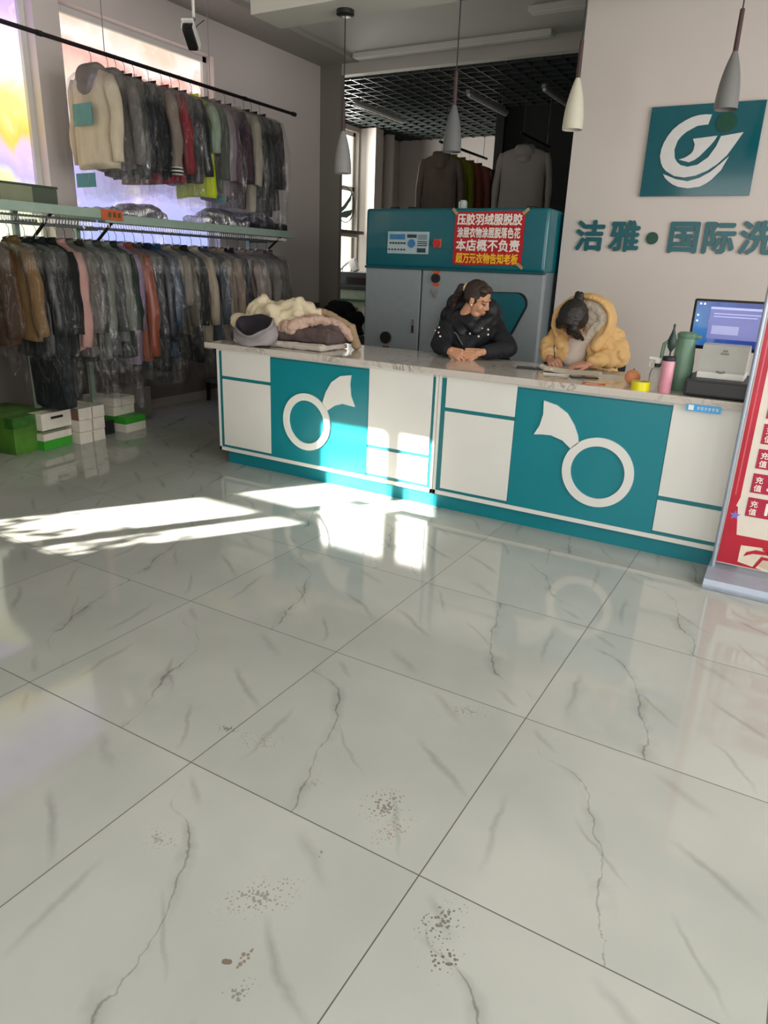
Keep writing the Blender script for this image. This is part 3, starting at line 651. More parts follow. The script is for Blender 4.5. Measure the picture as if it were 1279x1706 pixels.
def garment(name, label, cat, loc, cloth, L=.82, w=.23, t=.065, sl=.58, kind='jacket', cover=None, clen=None, cuff=None, hem=None, seed=0, yaw=0.0, group=None, collar=None, buttons=None, tags=(), hookh=.115, sleeve=None, flare=1.0, tip=0.0):
    rd = random.Random(seed * 17 + 3)
    T = thing(name, label, cat, loc, yaw, group)
    z0 = -hookh                                                       # neck height below the rail
    # hanger: hook over the rail and shoulder bar
    hk = [(0, .016 * math.cos(a), -.0 + .016 * math.sin(a) - .0) for a in [math.radians(q) for q in (-30, 20, 70, 120, 180)]]
    hk = hk + [(0, -.012, -.02), (0, 0, -.035), (0, 0, z0 - .01)]
    MB().tube(hk, .0022, 5).tube([(-w * .85, 0, z0 - .075), (-w * .4, 0, z0 - .03), (0, 0, z0 - .01), (w * .4, 0, z0 - .03), (w * .85, 0, z0 - .075)], .005, 6).build('hanger', HANG, T, True)
    # body
    lv = [(-L, .93 * flare, .92), (-L + .03, .95 * flare, .96), (-L * .75, .93 * (1 + (flare - 1) * .7), 1.0), (-L * .52, .90, 1.0), (-.40, .90, 1.0), (-.30, .93, .95), (-.225, .97, .8), (-.19, .93, .66), (-.165, .76, .55), (-.145, .55, .5), (-.13, .36, .52), (-.117, .24, .55)]
    ph = [rd.uniform(0, 6.28) for _ in range(4)]; kf = rd.choice((5, 6, 7)); n = 32
    rs = []
    for z, a, b in lv:
        hem_f = min(1, max(0, (-.2 - z) / (L - .2)))
        r = []
        for j in range(n):
            th = 2 * PI * j / n; c, s_ = math.cos(th), math.sin(th)
            c = math.copysign(abs(c) ** .8, c); s_ = math.copysign(abs(s_) ** .7, s_)
            f = 1 + hem_f * (.10 * math.sin(kf * th + ph[0]) + .06 * math.sin(2 * kf * th + ph[1] + z * 6))
            fw = 1 + hem_f * .02 * math.sin(3 * th + ph[2])
            r.append((w * a * c * fw + tip * hem_f, t * b * s_ * f + .012 * math.sin(z * 11 + ph[3]) * hem_f, z + (hem_f > .97) * .012 * math.sin(2 * th + ph[1])))
        rs.append(r)
    m = MB().rings(rs)
    m.build('body', cloth, T, 'all')
    # sleeves
    if sl:
        for sgn in (-1, 1):
            swing = rd.uniform(-.03, .03); out = rd.uniform(.01, .05); sp = []
            R = []
            for k in range(9):
                u = k / 8
                x = sgn * (w * .88 + .05 * math.sin(min(1, u * 1.6) * PI / 2) + out * u * (1 - .5 * u))
                sp.append((x, swing * u * u + .008 * math.sin(u * 9 + ph[1]), -.19 - sl * u))
                R.append((.058 if u > 0 else .045) * (1 - .22 * u) + .004 * math.sin(u * 14 + ph[2]))
            MB().tube(sp, R, 14, True, .82).build('sleeve', sleeve or cloth, T, 'all')
            if cuff:
                e = Vector(sp[-1])
                MB().lathe([(.047, -.045), (.05, -.03), (.05, 0), (.047, .012)], tuple(e), 14).build('striped_cuff' if cuff is STRIPE else 'cuff', cuff, T, 'all')
    if hem is not None:
        MB().rings([[(w * .97 * flare * math.cos(a) + tip, t * 1.03 * math.sin(a), z) for a in [2 * PI * j / 28 for j in range(28)]] for z in (-L - .015, -L + .03, -L + .06)]).build('hem_band', hem, T, 'all')
    if kind == 'hood':
        q = MB().sph((0, -t * .45, -.185), (.125, .07, .085)).sph((.06, 0, -.135), (.06, .07, .045)).sph((-.06, 0, -.135), (.06, .07, .045)).sph((0, -t * .7, -.255), (.095, .055, .06)).sph((0, 0, -.13), (.09, .06, .04))
        link('hood', blob(q, .009, 5, .006, 9, seed), collar or cloth, T, 'all')
    else:
        cr = [[(.062 * q * math.cos(a), .05 * q * math.sin(a) * (1.0 if math.sin(a) > 0 else .8), zz + .012 * math.sin(a)) for a in [2 * PI * j / 20 for j in range(20)]] for q, zz in ((1.25, -.145), (1.0, -.118), (1.05, -.095), (.8, -.10), (.75, -.13))]
        MB().rings(cr, False, True).build('collar', collar or cloth, T, 'all')
    if buttons is not None:
        for k in range(5): MB().sph((w * .45, -t * 1.0, -.3 - .09 * k), (.009, .006, .009), seg=10).build('button', buttons, T, True)
    for (tx, tz, tw, th_) in tags:
        MB().box(tx - tw / 2, tx + tw / 2, -t * 1.22 - .012, -t * 1.22 - .008, tz - th_ / 2, tz + th_ / 2).build('printed_bag_label', mat('bag teal print', '067a82', .35), T)
    if cover is not None:
        cl = clen or L + .12; n = 36; rs = []
        for k, (z, a, b) in enumerate([(-.075, .03, .02), (-.10, .10, .03), (-.13, .38, .5), (-.16, .70, .75), (-.20, .98, .95), (-.28, 1.06, 1.15), (-.45, 1.13, 1.25), (-.65, 1.17, 1.25), (-.8 * cl, 1.16, 1.2), (-.9 * cl, 1.13, 1.15), (-cl, 1.08, 1.05)]):
            r = []
            for j in range(n):
                th = 2 * PI * j / n; c, s_ = math.cos(th), math.sin(th)
                f = 1 + .10 * math.sin(7 * th + ph[2] + z * 5) * (k > 3) + .05 * math.sin(13 * th + ph[0])
                c = math.copysign(abs(c) ** .8, c)
                ww = (w + .085) * a if k > 2 else .1 * a + .01
                r.append((ww * c + .02 * math.sin(z * 9 + ph[1]), max(.01, (t + .012) * b) * s_ * f, z + .03 * (k > 8) * math.sin(3 * th + ph[3]) + .012 * (k in (3, 4)) * math.sin(5 * th)))
            rs.append(r)
        MB().rings(rs, False, False).build('plastic_cover', cover, T, 'all')
    return T
def stripes():
    g = N('black cuff with white stripes'); v = g.coord(); sp = g.n('ShaderNodeSeparateXYZ'); g.l(v, sp.inputs[0])
    fr = g.math('FRACT', g.math('MULTIPLY', sp.outputs[2], 38.0))
    g.l(g.ramp(fr, [(.0, rgb('17181b')), (.6, rgb('d8d6cf'))], 'CONSTANT'), g.b.inputs['Base Color']); g.b.inputs['Roughness'].default_value = .8; return g.m
STRIPE = stripes()
UP = [(120, 2.685), (145, 2.813), (170, 2.947), (195, 3.086), (220, 3.232), (245, 3.384), (270, 3.543), (295, 3.709), (320, 3.883), (345, 4.066), (370, 4.257), (395, 4.459), (420, 4.671), (445, 4.895), (470, 5.13)]
LO = [(-60, 1.70), (-30, 1.823), (0, 1.952), (30, 2.087), (60, 2.229), (90, 2.377), (120, 2.532), (150, 2.695), (180, 2.866), (210, 3.046), (240, 3.235), (270, 3.435), (300, 3.646), (330, 3.87), (360, 4.106), (390, 4.358), (420, 4.625), (450, 4.91), (480, 5.213)]
XR, ZU, ZLW = -4.45, 2.915, 1.668
def shiny(name, col): return mat('coated ' + name, col, .35, 0, .15, 9, .4, 30, (1, 1, .4))
# ---- upper rail
ru = thing('hanging_rail', 'long dark steel rail hung from the ceiling over the shelves', 'rail', (XR, 3.6, ZU))
MB().tube([(0, -3.3, 0), (0, 1.72, 0)], .0155, 12).build('rail', DARKM, ru, True)
MB().tube([(0, 1.70, 0), (0, 1.745, 0)], .021, 12).build('end_cap', BLACK, ru, True)
for y in (.95, -1.2): MB().tube([(0, y, 0), (0, y + .04, 0)], .019, 12).build('joint_sleeve', DARKM, ru, True)
for y in (-.63, .5, -2.4): MB().tube([(0, y, .01), (.0, y, .78)], .0035, 6).build('suspension_wire', STEEL, ru)
GU = 'covered clothes on the upper rail'
def up(u, label, cloth, **k):
    s = k.pop('seed')
    garment(k.pop('name', 'hanging_jacket'), label, k.pop('cat', 'jacket'), (XR, lerp_tab(UP, u), ZU), cloth, seed=s, yaw=math.radians(random.Random(s).uniform(-5, 5)), group=GU, **k)
CREAM = fabric('cream', 'c9bca4'); GREYT = fabric('grey taupe', '77706c')
up(150, 'cream jacket with grey hood in a bag with teal labels, first on the upper rail', CREAM, seed=1, kind='hood', collar=GREYT, cover=FILM[2], L=.80, clen=1.02, t=.085, tags=((.0, -.45, .23, .15), (-.03, -.90, .24, .10)))
up(178, 'grey taupe coat hanging right behind the cream hooded jacket', fabric('taupe grey', '6a6463'), seed=2, kind='hood', cover=FILM[1], L=.80, clen=1.0)
up(192, 'dark olive coat, third on the upper rail', fabric('dark olive', '2f312b'), seed=3, cover=FILM[0], L=.84, clen=1.0)
up(206, 'navy black coat between the dark olive one and the varsity jackets', fabric('navy black', '1a1e26'), seed=4, cover=FILM[2], L=.84, clen=.95)
up(222, 'black varsity jacket with pale piping and maroon hem', fabric('black wool', '15161a'), seed=5, cover=FILM[0], L=.86, clen=.98, hem=fabric('maroon', '6d2230'))
up(246, 'black varsity jacket with taupe sleeves, striped cuffs and red hem', fabric('black felt', '17181b'), seed=6, sleeve=fabric('taupe leather', '7d7267'), cuff=STRIPE, cover=FILM[2], L=.84, sl=.56, hem=fabric('dark red rib', '7c2230'))
up(268, 'dark red jacket hanging behind the taupe sleeved varsity jacket', fabric('dark red', '7a1f2a'), seed=7, cover=FILM[0], L=.84)
up(284, 'charcoal padded jacket, left of the pair before the lime one', fabric('charcoal', '26282c'), seed=8, cover=FILM[1], L=.80, sl=.5)
up(298, 'black padded jacket right beside the lime one', shiny('black', '17191d'), seed=9, cover=FILM[2], L=.82, t=.08)
up(318, 'bright lime yellow garment on the upper rail', fabric('lime', 'c3d40a', .7, .08), seed=10, name='hanging_dress', cat='dress', sl=.38, sleeve=fabric('pale sage', '8fa08c'), cover=FILM[0], L=.92, clen=.96, flare=1.06)
up(334, 'grey green coat right behind the lime garment', fabric('grey green', '4c524a'), seed=11, cover=FILM[1], L=.86)
up(346, 'lilac grey coat in film, left of the plum coats', fabric('lilac grey', '8b8088'), seed=12, cover=FILM[0], L=.88)
up(356, 'plum coat in a bag with teal labels on the upper rail', fabric('plum', '513546'), seed=13, cover=FILM[1], L=.92, clen=1.04, tags=((.12, -.36, .12, .12), (.12, -.9, .14, .1)))
up(374, 'dark plum coat right of the one with teal labels', fabric('dark plum', '3a2632'), seed=14, cover=FILM[0], L=.98, clen=1.06)
up(390, 'beige coat between the plum and the black coats', fabric('beige', 'a39b8b'), seed=15, cover=FILM[1], L=1.0, clen=1.1)
up(405, 'dark green coat, third from the right end of the upper rail', fabric('bottle green', '1c2624'), seed=16, cover=FILM[2], L=1.02, clen=1.12)
up(418, 'black coat, second from the right end of the upper rail', fabric('soft black', '191b1c'), seed=17, cover=FILM[0], L=1.02, clen=1.12)
up(432, 'black maroon coat, last at the right end of the upper rail', fabric('black maroon', '251a20'), seed=18, cover=FILM[1], L=.96, clen=1.08)

# ---- shelf racks with ring rails below
def rack(ya, yb, zs, label, posts):
    t = thing('shelf_rack', label, 'rack', (XR, (ya + yb) / 2, 0)); h = (yb - ya) / 2
    MB().box(-.27, .25, -h, h, zs - .035, zs, .004).build('shelf_board', GREENM, t)
    MB().box(.24, .256, -h, h, zs - .055, zs + .008, .003).build('shelf_edge', GREENM, t)
    for y in posts:
        MB().box(-.27, -.23, y - .02, y + .02, 0, zs - .03, .003).build('post', GREENM, t)
        MB().box(-.29, -.05, y - .025, y + .025, 0, .035, .004).build('foot', DARKM, t)
        MB().tube([(-.25, y, zs - .36), (.18, y, zs - .05)], .012, 8).tube([(0, y, zs - .10), (-.25, y, zs - .10)], .012, 8).build('bracket', DARKM, t)
    MB().tube([(0, -h, ZLW), (0, h, ZLW)], .011, 10).tube([(.16, -h, ZLW + .045), (.16, h, ZLW + .045)], .008, 8).build('rail', STEEL, t, True)
    rg = MB(); y = -h + .02
    while y < h - .02:
        rg.tube([(.16 + .012 * math.sin(a), y, ZLW + .03 + .03 * math.cos(a)) for a in [2 * PI * k / 8 for k in range(8)]], .0028, 4); y += .026
    o = rg.build('hook_rings', CHROME, t); o['kind'] = 'stuff'
    for y in [-h + .2 + k * .33 for k in range(int((2 * h - .3) / .33))]:
        MB().box(.158, .162, y - .028, y + .028, ZLW + .055, ZLW + .083).build('number_tag', WHITEP, t)
    return t
rack(.6, 2.62, 1.79, 'near pale green shelf rack along the poster windows', (-.4, .62))
rack(2.64, 4.98, 1.762, 'far pale green shelf rack ending at the pink white wall', (-1.05, 1.05))
GL = 'covered clothes on the lower rail'
def lo(u, label, cloth, **k):
    s = k.pop('seed'); dx = k.pop('dx', 0)
    garment(k.pop('name', 'hanging_coat'), label, k.pop('cat', 'coat'), (XR + dx, lerp_tab(LO, u), ZLW), cloth, seed=s, yaw=math.radians(random.Random(s).uniform(-6, 6)), group=GL, hookh=.13, **k)
lo(-40, 'dark brown jacket cut off by the left edge of the photo', fabric('dark brown', '3b2a1e'), seed=30, L=.82, cover=FILM[0], name='hanging_jacket', cat='jacket')
lo(-12, 'rust brown jacket hanging before the mustard tan one', fabric('rust brown', '5a3a20'), seed=31, L=.84, cover=None, name='hanging_jacket', cat='jacket', dx=-.1)
lo(12, 'mustard tan jacket at the left end of the lower rail', fabric('mustard tan', '6a5230', .8, .08), seed=32, L=.80, cover=FILM[2], clen=.95, t=.085, name='hanging_jacket', cat='jacket')
lo(38, 'shiny black coat right behind the mustard tan jacket', shiny('black b', '14171a'), seed=33, L=.93, cover=FILM[0], clen=1.1)
lo(58, 'long black coat reaching down almost to the boxes', fabric('long black', '171b1f'), seed=34, L=1.34, cover=FILM[2], clen=1.42, t=.075)
lo(76, 'black coat left of the pale pink one', fabric('black wool b', '141517'), seed=35, L=.95, cover=None)
lo(92, 'pale pink coat with red lining on the lower rail', fabric('pale pink', 'b08880', .8, .1), seed=36, L=.90, sl=.68, cover=FILM[2], clen=1.0)
lo(106, 'grey brown coat just right of the pale pink one', fabric('grey brown', '5a5450'), seed=37, L=.95, cover=FILM[1], clen=1.05)
lo(122, 'black brown quilted coat, third right of the pale pink one', shiny('black brown', '25211e'), seed=38, L=1.0, cover=FILM[1], clen=1.35)
lo(138, 'sage grey coat under cloudy film', fabric('sage grey', '6b6f68'), seed=39, L=.98, cover=FILM[0])
lo(152, 'dark grey coat left of the long cloudy bag', fabric('dark grey', '3c3e40'), seed=40, L=.95, cover=FILM[1])
lo(168, 'grey green coat with black lower half in a long cloudy bag', fabric('grey green b', '6d736b'), seed=41, L=.92, cover=FILM[1], clen=1.36, hem=BLACK)
lo(180, 'bottle green coat between the long cloudy bag and the lilac one', fabric('bottle green b', '1d2a24'), seed=42, L=1.0, cover=None)
lo(192, 'lilac coat just left of the rust orange one', fabric('lilac', '84708a'), seed=43, L=1.05, cover=FILM[0])
lo(206, 'rust orange shiny coat in the middle of the lower rail', shiny('rust orange', '8a4228'), seed=44, L=1.04, sl=.80, cover=FILM[2], clen=1.18, w=.25)
lo(222, 'black and white speckled coat right of the rust orange one', fabric('speckled', '3a3a3c', .8, .9), seed=45, L=1.02, cover=FILM[1])
lo(238, 'long midnight navy coat right of the speckled one', shiny('midnight navy', '121a28'), seed=46, L=1.14, sl=.7, cover=FILM[0], clen=1.3)
lo(254, 'shiny blue coat, the bluest on the lower rail', shiny('deep blue', '163a5a'), seed=47, L=1.05, cover=FILM[1], clen=1.25)
lo(272, 'short grey beige jacket right of the blue coat', fabric('grey beige', '827b70'), seed=48, L=.62, sl=.40, cover=FILM[0], clen=1.1, name='hanging_jacket', cat='jacket')
lo(286, 'olive taupe jacket between the grey beige and black ones', fabric('olive taupe', '57503f'), seed=49, L=.85, cover=FILM[1], name='hanging_jacket', cat='jacket')
lo(300, 'black coat left of the cream buttoned one', fabric('black c', '17181a'), seed=50, L=1.1, cover=FILM[0])
lo(318, 'cream coat with dark buttons above the clothes heap', fabric('cream b', 'a89a84'), seed=51, L=1.0, cover=FILM[2], buttons=BLACK)
lo(334, 'slate blue coat right of the buttoned cream one', fabric('slate blue', '39414d'), seed=52, L=1.0, cover=FILM[1])
lo(348, 'taupe coat, second right of the buttoned cream one', fabric('taupe', '7a6c5f'), seed=53, L=.98, cover=FILM[0])
lo(362, 'tan taupe coat just left of the black one near the right end', fabric('tan taupe', '8a7868'), seed=54, L=.98, cover=FILM[2])
lo(378, 'black coat framed by taupe coats near the right end of the lower rail', fabric('black d', '19191b'), seed=55, L=.95, cover=FILM[0])
lo(396, 'pinkish taupe coat right of the black one near the right end', fabric('pink taupe', '86756c'), seed=56, L=1.0, cover=FILM[1])
lo(412, 'grey tan coat, third from the right end of the lower rail', fabric('grey tan', '82776e'), seed=57, L=1.05, cover=FILM[0])
lo(428, 'warm grey coat, second from the right end of the lower rail', fabric('warm grey', '776e68'), seed=58, L=1.08, cover=FILM[1])
lo(444, 'dark warm grey coat, last at the right end of the lower rail', fabric('dark warm grey', '5d5652'), seed=59, L=1.1, cover=FILM[0])

# things on and below the racks
t = thing('storage_box', 'olive green fabric box with paler front on the near shelf', 'box', (-4.43, 1.95, 1.79))
MB().box(-.16, .2, -.35, .32, 0, .115, .008).build('box_body', fabric('olive box', '4a5347', .8, .05), t)
MB().box(.201, .206, -.12, .12, .005, .11, .002).build('label_panel', fabric('pale olive', '7c8168', .8, .05), t)
MB().box(-.165, .205, -.355, .325, .11, .125, .005).build('lid', fabric('olive lid', '3e463d', .8, .05), t)
t = thing('orange_sign', 'small orange number plate on the shelf edge where the racks meet', 'sign', (-4.19, 2.70, 1.765))
MB().box(-.004, .004, -.1, .1, -.04, .035, .003).build('plate', mat('orange plate', 'd9661f', .45), t)
mk = MB()
for k in range(3): mk.box(.004, .006, -.04 + k * .045, -.012 + k * .045, -.02, .016)
mk.build('dark_marks', mat('olive marks', '5c4a1e'), t)
o = link('folded_plastic', blob(MB().box(-.15, .15, -.28, .3, 0, .06).sph((0, 0, .08), (.14, .22, .06)), .014, 3, .03, 7, 3), film_mat('folded cloudy film', (.85, .83, .88), .35, .2, 2.0), None, 'all', (-4.4, 4.05, 1.762)); tag(o, 'heap of cloudy plastic film lying on the far shelf', 'plastic')
o = link('folded_plastic', blob(MB().box(-.15, .15, -.3, .3, 0, .05).sph((.03, .1, .06), (.14, .2, .05)), .014, 3, .03, 7, 8), film_mat('folded grey film', (.7, .68, .68), .45, .2, 6.0), None, 'all', (-4.4, 3.02, 1.762)); tag(o, 'crumpled plastic film on the shelf below the cream hooded jacket', 'plastic')
o = link('dark_bag', blob(MB().box(-.16, .16, -.2, .2, 0, .06).sph((0, -.05, .07), (.15, .17, .06)), .014, 3, .02, 7, 4), fabric('dark bag', '242326'), None, 'all', (-4.4, 4.72, 1.762)); tag(o, 'dark folded bag at the right end of the far shelf', 'bag')
# cartons on the floor
def carton(name, label, loc, sx, sy, sz, m, rz=0.0, group=None):
    t = thing(name, label, 'box', loc, rz, group)
    MB().box(-sx / 2, sx / 2, -sy / 2, sy / 2, 0, sz, .004).build('box_body', m, t); return t
GRB = mat('green printed carton', '2f7a1f', .5, var=.35, scale=5); WTB = mat('white carton', 'cfc9bb', .55, var=.05)
GRN = mat('bright green carton', '36952a', .45); BRB = mat('brown carton', '6a4434', .6)
t = carton('detergent_carton', 'big green and yellow carton on the floor under the mustard jacket', (-4.76, 2.02, 0), .58, .46, .28, mat('green yellow carton', '3f6a20', .5, var=.5, scale=4), math.radians(8))
MB().box(.2, .291, -.231, .23, .2, .284).build('side_flap', mat('dark green carton', '2c5a1c', .5, var=.3), t)
t = carton('white_carton', 'tilted white carton lying open on top of the low green carton', (-4.50, 2.19, .155), .14, .30, .13, WTB, math.radians(8))
MB().box(.071, .073, -.06, .06, .08, .1).build('dark_label', BLACK, t)
t = carton('green_carton', 'low bright green and white carton at the front of the pile', (-4.52, 2.17, 0), .20, .28, .075, GRN, math.radians(8))
MB().box(-.102, .103, -.142, .142, .075, .13, .004).build('white_top', WTB, t)
for k in range(3):
    t = carton('white_carton', ['bottom white carton of the stack beside the green cartons', 'middle white carton of the stack beside the green cartons', 'top white carton of the stack, with a brown side'][k], (-4.52, 2.46 + .006 * k, .098 * k), .3, .26, .096, WTB, math.radians(4), 'white cartons stacked beside the green ones')
    MB().box(.150, .153, -.005, .005, .004, .092).build('seam', mat('carton seam', '8f897d'), t)
    if k == 2: MB().box(-.14, .14, -.134, -.129, .0, .096).build('brown_side', BRB, t)
carton('black_box', 'small black box on the floor between the white stack and the far cartons', (-4.55, 2.74, 0), .12, .1, .12, BLACK)
t = carton('green_carton', 'low white and green carton at the right of the floor boxes', (-4.58, 2.95, 0), .32, .24, .075, WTB, math.radians(6))
MB().box(-.16, .161, -.121, .121, .075, .135, .003).build('green_top', GRN, t)
for k in range(2):
    carton('white_carton', ['lower white carton lying on the far green one', 'upper white carton lying on the far green one'][k], (-4.72, 2.93 + .01 * k, .135 + .078 * k), .36, .25, .076, WTB, math.radians(6), 'white cartons on the far green one')
carton('grey_carton', 'long grey carton behind the far white cartons', (-4.9, 3.2, 0), .3, .5, .3, mat('grey carton', '6b675f', .6))
o = link('black_bag', blob(MB().sph((0, 0, .12), (.2, .22, .13)).sph((.1, .1, .1), .12).box(-.15, .15, -.15, .15, 0, .1), .016, 3, .03, 6, 5), fabric('black bag', '1a1a1d'), None, 'all', (-4.83, 1.55, 0)); tag(o, 'crumpled black bag on the floor at the left photo edge', 'bag')
t = thing('plastic_jug', 'white plastic jug on the floor cut off by the left photo edge', 'jug', (-4.22, 1.46, 0))
MB().lathe([(.06, 0), (.07, .01), (.07, .10), (.055, .13), (.025, .145), (.025, .165)], n=20).build('jug_body', WHITEP, t, True)
MB().lathe([(.03, .163), (.03, .19)], n=16).build('screw_cap', WHITEP, t, True)
# low bench under the far rack
t = thing('low_bench', 'low dark metal bench under the far end of the lower rail', 'bench', (-4.6, 4.6, 0))
MB().box(-.4, .42, -.16, .16, .2, .235, .004).build('bench_top', mat('grey steel sheet', '55565a', .45), t)
for sx in (-.38, .4):
    for sy in (-.14, .14): MB().box(sx - .015, sx + .015, sy - .015, sy + .015, 0, .2).build('leg', DARKM, t)

# ================================================================== CLOTHES HEAP ON THE COUNTER
def cloth_item(name, label, cat, mb, m, voxel=.008, sm=4, amp=.012, ns=9, seed=0, group=None, stretch=(1, 1, 1), crease=True):
    o = link(name, blob(mb, voxel, sm, amp, ns, seed, stretch, crease), m, None, 'all'); return tag(o, label, cat, group)
q = MB()
for (a, b, r1, r2) in (((-3.10, 2.87, 1.035), (-2.70, 2.84, 1.07), .062, .068), ((-2.98, 2.92, 1.10), (-2.74, 2.82, 1.13), .07, .06), ((-2.93, 2.86, 1.13), (-2.88, 2.90, 1.20), .05, .038),
                       ((-2.88, 2.95, 1.15), (-2.72, 2.92, 1.165), .05, .05), ((-2.74, 2.90, 1.15), (-2.60, 2.92, 1.205), .045, .05), ((-2.60, 2.92, 1.19), (-2.48, 2.98, 1.13), .05, .05), ((-2.70, 2.86, 1.09), (-2.58, 2.88, 1.12), .055, .055),
                       ((-3.06, 2.92, 1.02), (-2.66, 2.97, 1.05), .06, .06)):
    q.cap(a, b, r1, r2)
cloth_item('padded_jacket', 'cream padded jacket bundled on top of the clothes heap on the counter', 'jacket', q, fabric('padded cream', 'cfc3a6', .8, .05), seed=2, amp=.04, ns=5.5, sm=8)
q = MB()
for (a, b, r1, r2) in (((-2.72, 2.84, 1.03), (-2.55, 2.80, 1.045), .05, .05), ((-2.55, 2.82, 1.05), (-2.42, 2.90, 1.10), .045, .035), ((-2.46, 2.92, 1.11), (-2.28, 3.0, 1.07), .035, .03), ((-2.68, 2.9, 1.06), (-2.5, 2.95, 1.09), .05, .045), ((-2.28, 3.0, 1.07), (-2.2, 3.03, .98), .03, .028)):
    q.cap(a, b, r1, r2)
cloth_item('pink_beige_sweater', 'pinkish beige sweater sleeve draped to the right of the cream jacket', 'sweater', q, fabric('pink beige', 'bb9f8f', .85, .06), seed=5, amp=.02, ns=12, sm=6)
q = MB()
for (a, b, r1, r2) in (((-2.62, 2.96, 1.145), (-2.42, 3.02, 1.14), .035, .03), ((-2.42, 3.02, 1.14), (-2.22, 3.06, 1.05), .03, .03), ((-2.22, 3.06, 1.05), (-2.17, 3.05, .935), .032, .034)):
    q.cap(a, b, r1, r2)
cloth_item('tan_scarf', 'tan strip of cloth over the right end of the heap', 'scarf', q, fabric('tan wool', '9a8468', .9, .08), seed=6, amp=.008, ns=12)
q = MB().box(-2.75, -2.24, 2.80, 3.10, .945, 1.03, .02)
for (a, b, r1, r2) in (((-2.66, 2.82, .99), (-2.3, 2.86, 1.0), .05, .05), ((-2.5, 2.95, 1.03), (-2.3, 3.0, 1.04), .05, .045)): q.cap(a, b, r1, r2)
cloth_item('folded_trousers', 'folded grey brown trousers in the middle of the heap', 'trousers', q, fabric('grey brown wool', '5b4d4c', .85, .08), seed=7, amp=.01, ns=8)
q = MB().box(-2.72, -2.26, 2.74, 3.08, .901, .94, .014).cap((-2.7, 2.75, .925), (-2.28, 2.79, .925), .022, .026)
cloth_item('folded_shirt', 'white folded shirt at the bottom of the heap', 'shirt', q, fabric('off white cotton', 'bdb5aa', .8, .04), seed=8, amp=.006, ns=9)
q = MB().box(-3.12, -2.76, 2.86, 3.12, .901, .98, .02).cap((-3.14, 2.88, .93), (-2.95, 2.84, .94), .04, .04)
cloth_item('folded_sweater', 'dark grey folded sweater under the left end of the cream jacket', 'sweater', q, fabric('dark grey knit', '4a4645', .9, .08), seed=9, amp=.01, ns=9)
q = MB().sph((-2.99, 2.755, .925), (.05, .05, .03))
cloth_item('white_glove', 'small white bundle left of the grey cap', 'cloth', q, fabric('white knit', 'cfcac4', .85, .04), seed=4, amp=.006, ns=14)
cp_ = thing('felt_cap', 'soft grey cap with dark lining lying at the front edge of the counter', 'cap', (-2.795, 2.72, .90))
rs = []
for k, (rx, ry, z, dx) in enumerate([(.12, .085, .0, .02), (.165, .105, .012, .01), (.185, .115, .045, 0), (.18, .11, .08, -.005), (.165, .10, .098, -.01), (.162, .098, .118, -.01), (.155, .093, .128, -.012), (.14, .08, .12, -.012), (.13, .07, .09, -.01), (.12, .06, .05, 0)]):
    rs.append([(rx * math.cos(t) + dx, ry * math.sin(t) + .03 * (z / .13), z + (.045 * math.sin(t) + .012 * math.cos(2 * t)) * min(1, z / .1) + .006 * math.sin(5 * t + k)) for t in [2 * PI * j / 36 for j in range(36)]])
rs = [[(Matrix.Rotation(math.radians(13), 3, 'X') @ Vector(p)) + Vector((0, -.02, .027)) for p in r] for r in rs]
MB().rings(rs[:7], True, False).build('crown', fabric('grey felt', '8d8788', .9, .1), cp_, 'all')
MB().rings(rs[6:], False, True).build('dark_lining', fabric('dark lining', '26242b', .6, .2), cp_, 'all')
MB().rings([[(p[0] * 1.012, p[1] * 1.012, p[2]) for p in r] for r in (rs[4], rs[5])], False, False).build('band', fabric('grey band', '7b777c', .9, .1), cp_, 'all')

# ================================================================== COUNTER ITEMS
def phone(x, y, rz, label):
    t = thing('mobile_phone', label, 'phone', (x, y, .90), rz)
    MB().box(-.038, .038, -.078, .078, 0, .009, .004, seg=3).build('body', BLACK, t, True)
    MB().box(-.034, .034, -.073, .073, .0088, .0096, .0002).build('screen', mat('dark phone glass', '101318', .06), t)
phone(-.885, 3.05, math.radians(-72), 'black phone lying on the counter between the two people')
pad = thing('order_pad', 'open paper order pad the bent writer leans over', 'paper', (-.60, 3.03, .90), math.radians(14))
PAPER = mat('white paper', 'cfc8bc', .7, var=.04)
MB().box(-.17, .17, -.115, .115, 0, .008, .002).build('page_stack', PAPER, pad)
MB().rings([[(-.17 + .34 * k / 10, y, .009 + .012 * math.exp(-((k - 0) / 2.2) ** 2)) for k in range(11)] for y in (-.11, .115)], False, False, False).build('top_sheet', mat('lined paper', 'd6cdbd', .7, var=.03), pad, True)
ln = MB()
for k in range(9): ln.box(-.10, .15, -.09 + k * .022, -.089 + k * .022, .0095, .0099)
ln.build('ruled_lines', mat('grey ink', '8a8680'), pad)
o = MB().tube([(-.81, 3.06, .918), (-.72, 2.98, .913)], [.017, .013], 10).build('paper_roll', PAPER, None, True); tag(o, 'white curled paper end left of the order pad', 'paper')
t = thing('loose_sheet', 'pale sheet under the second phone beside the order pad', 'paper', (-.42, 3.06, .90), math.radians(-10)); MB().box(-.11, .11, -.08, .08, 0, .002).build('sheet', PAPER, t)
phone(-.50, 2.905, math.radians(-62), 'dark phone lying in front of the order pad')
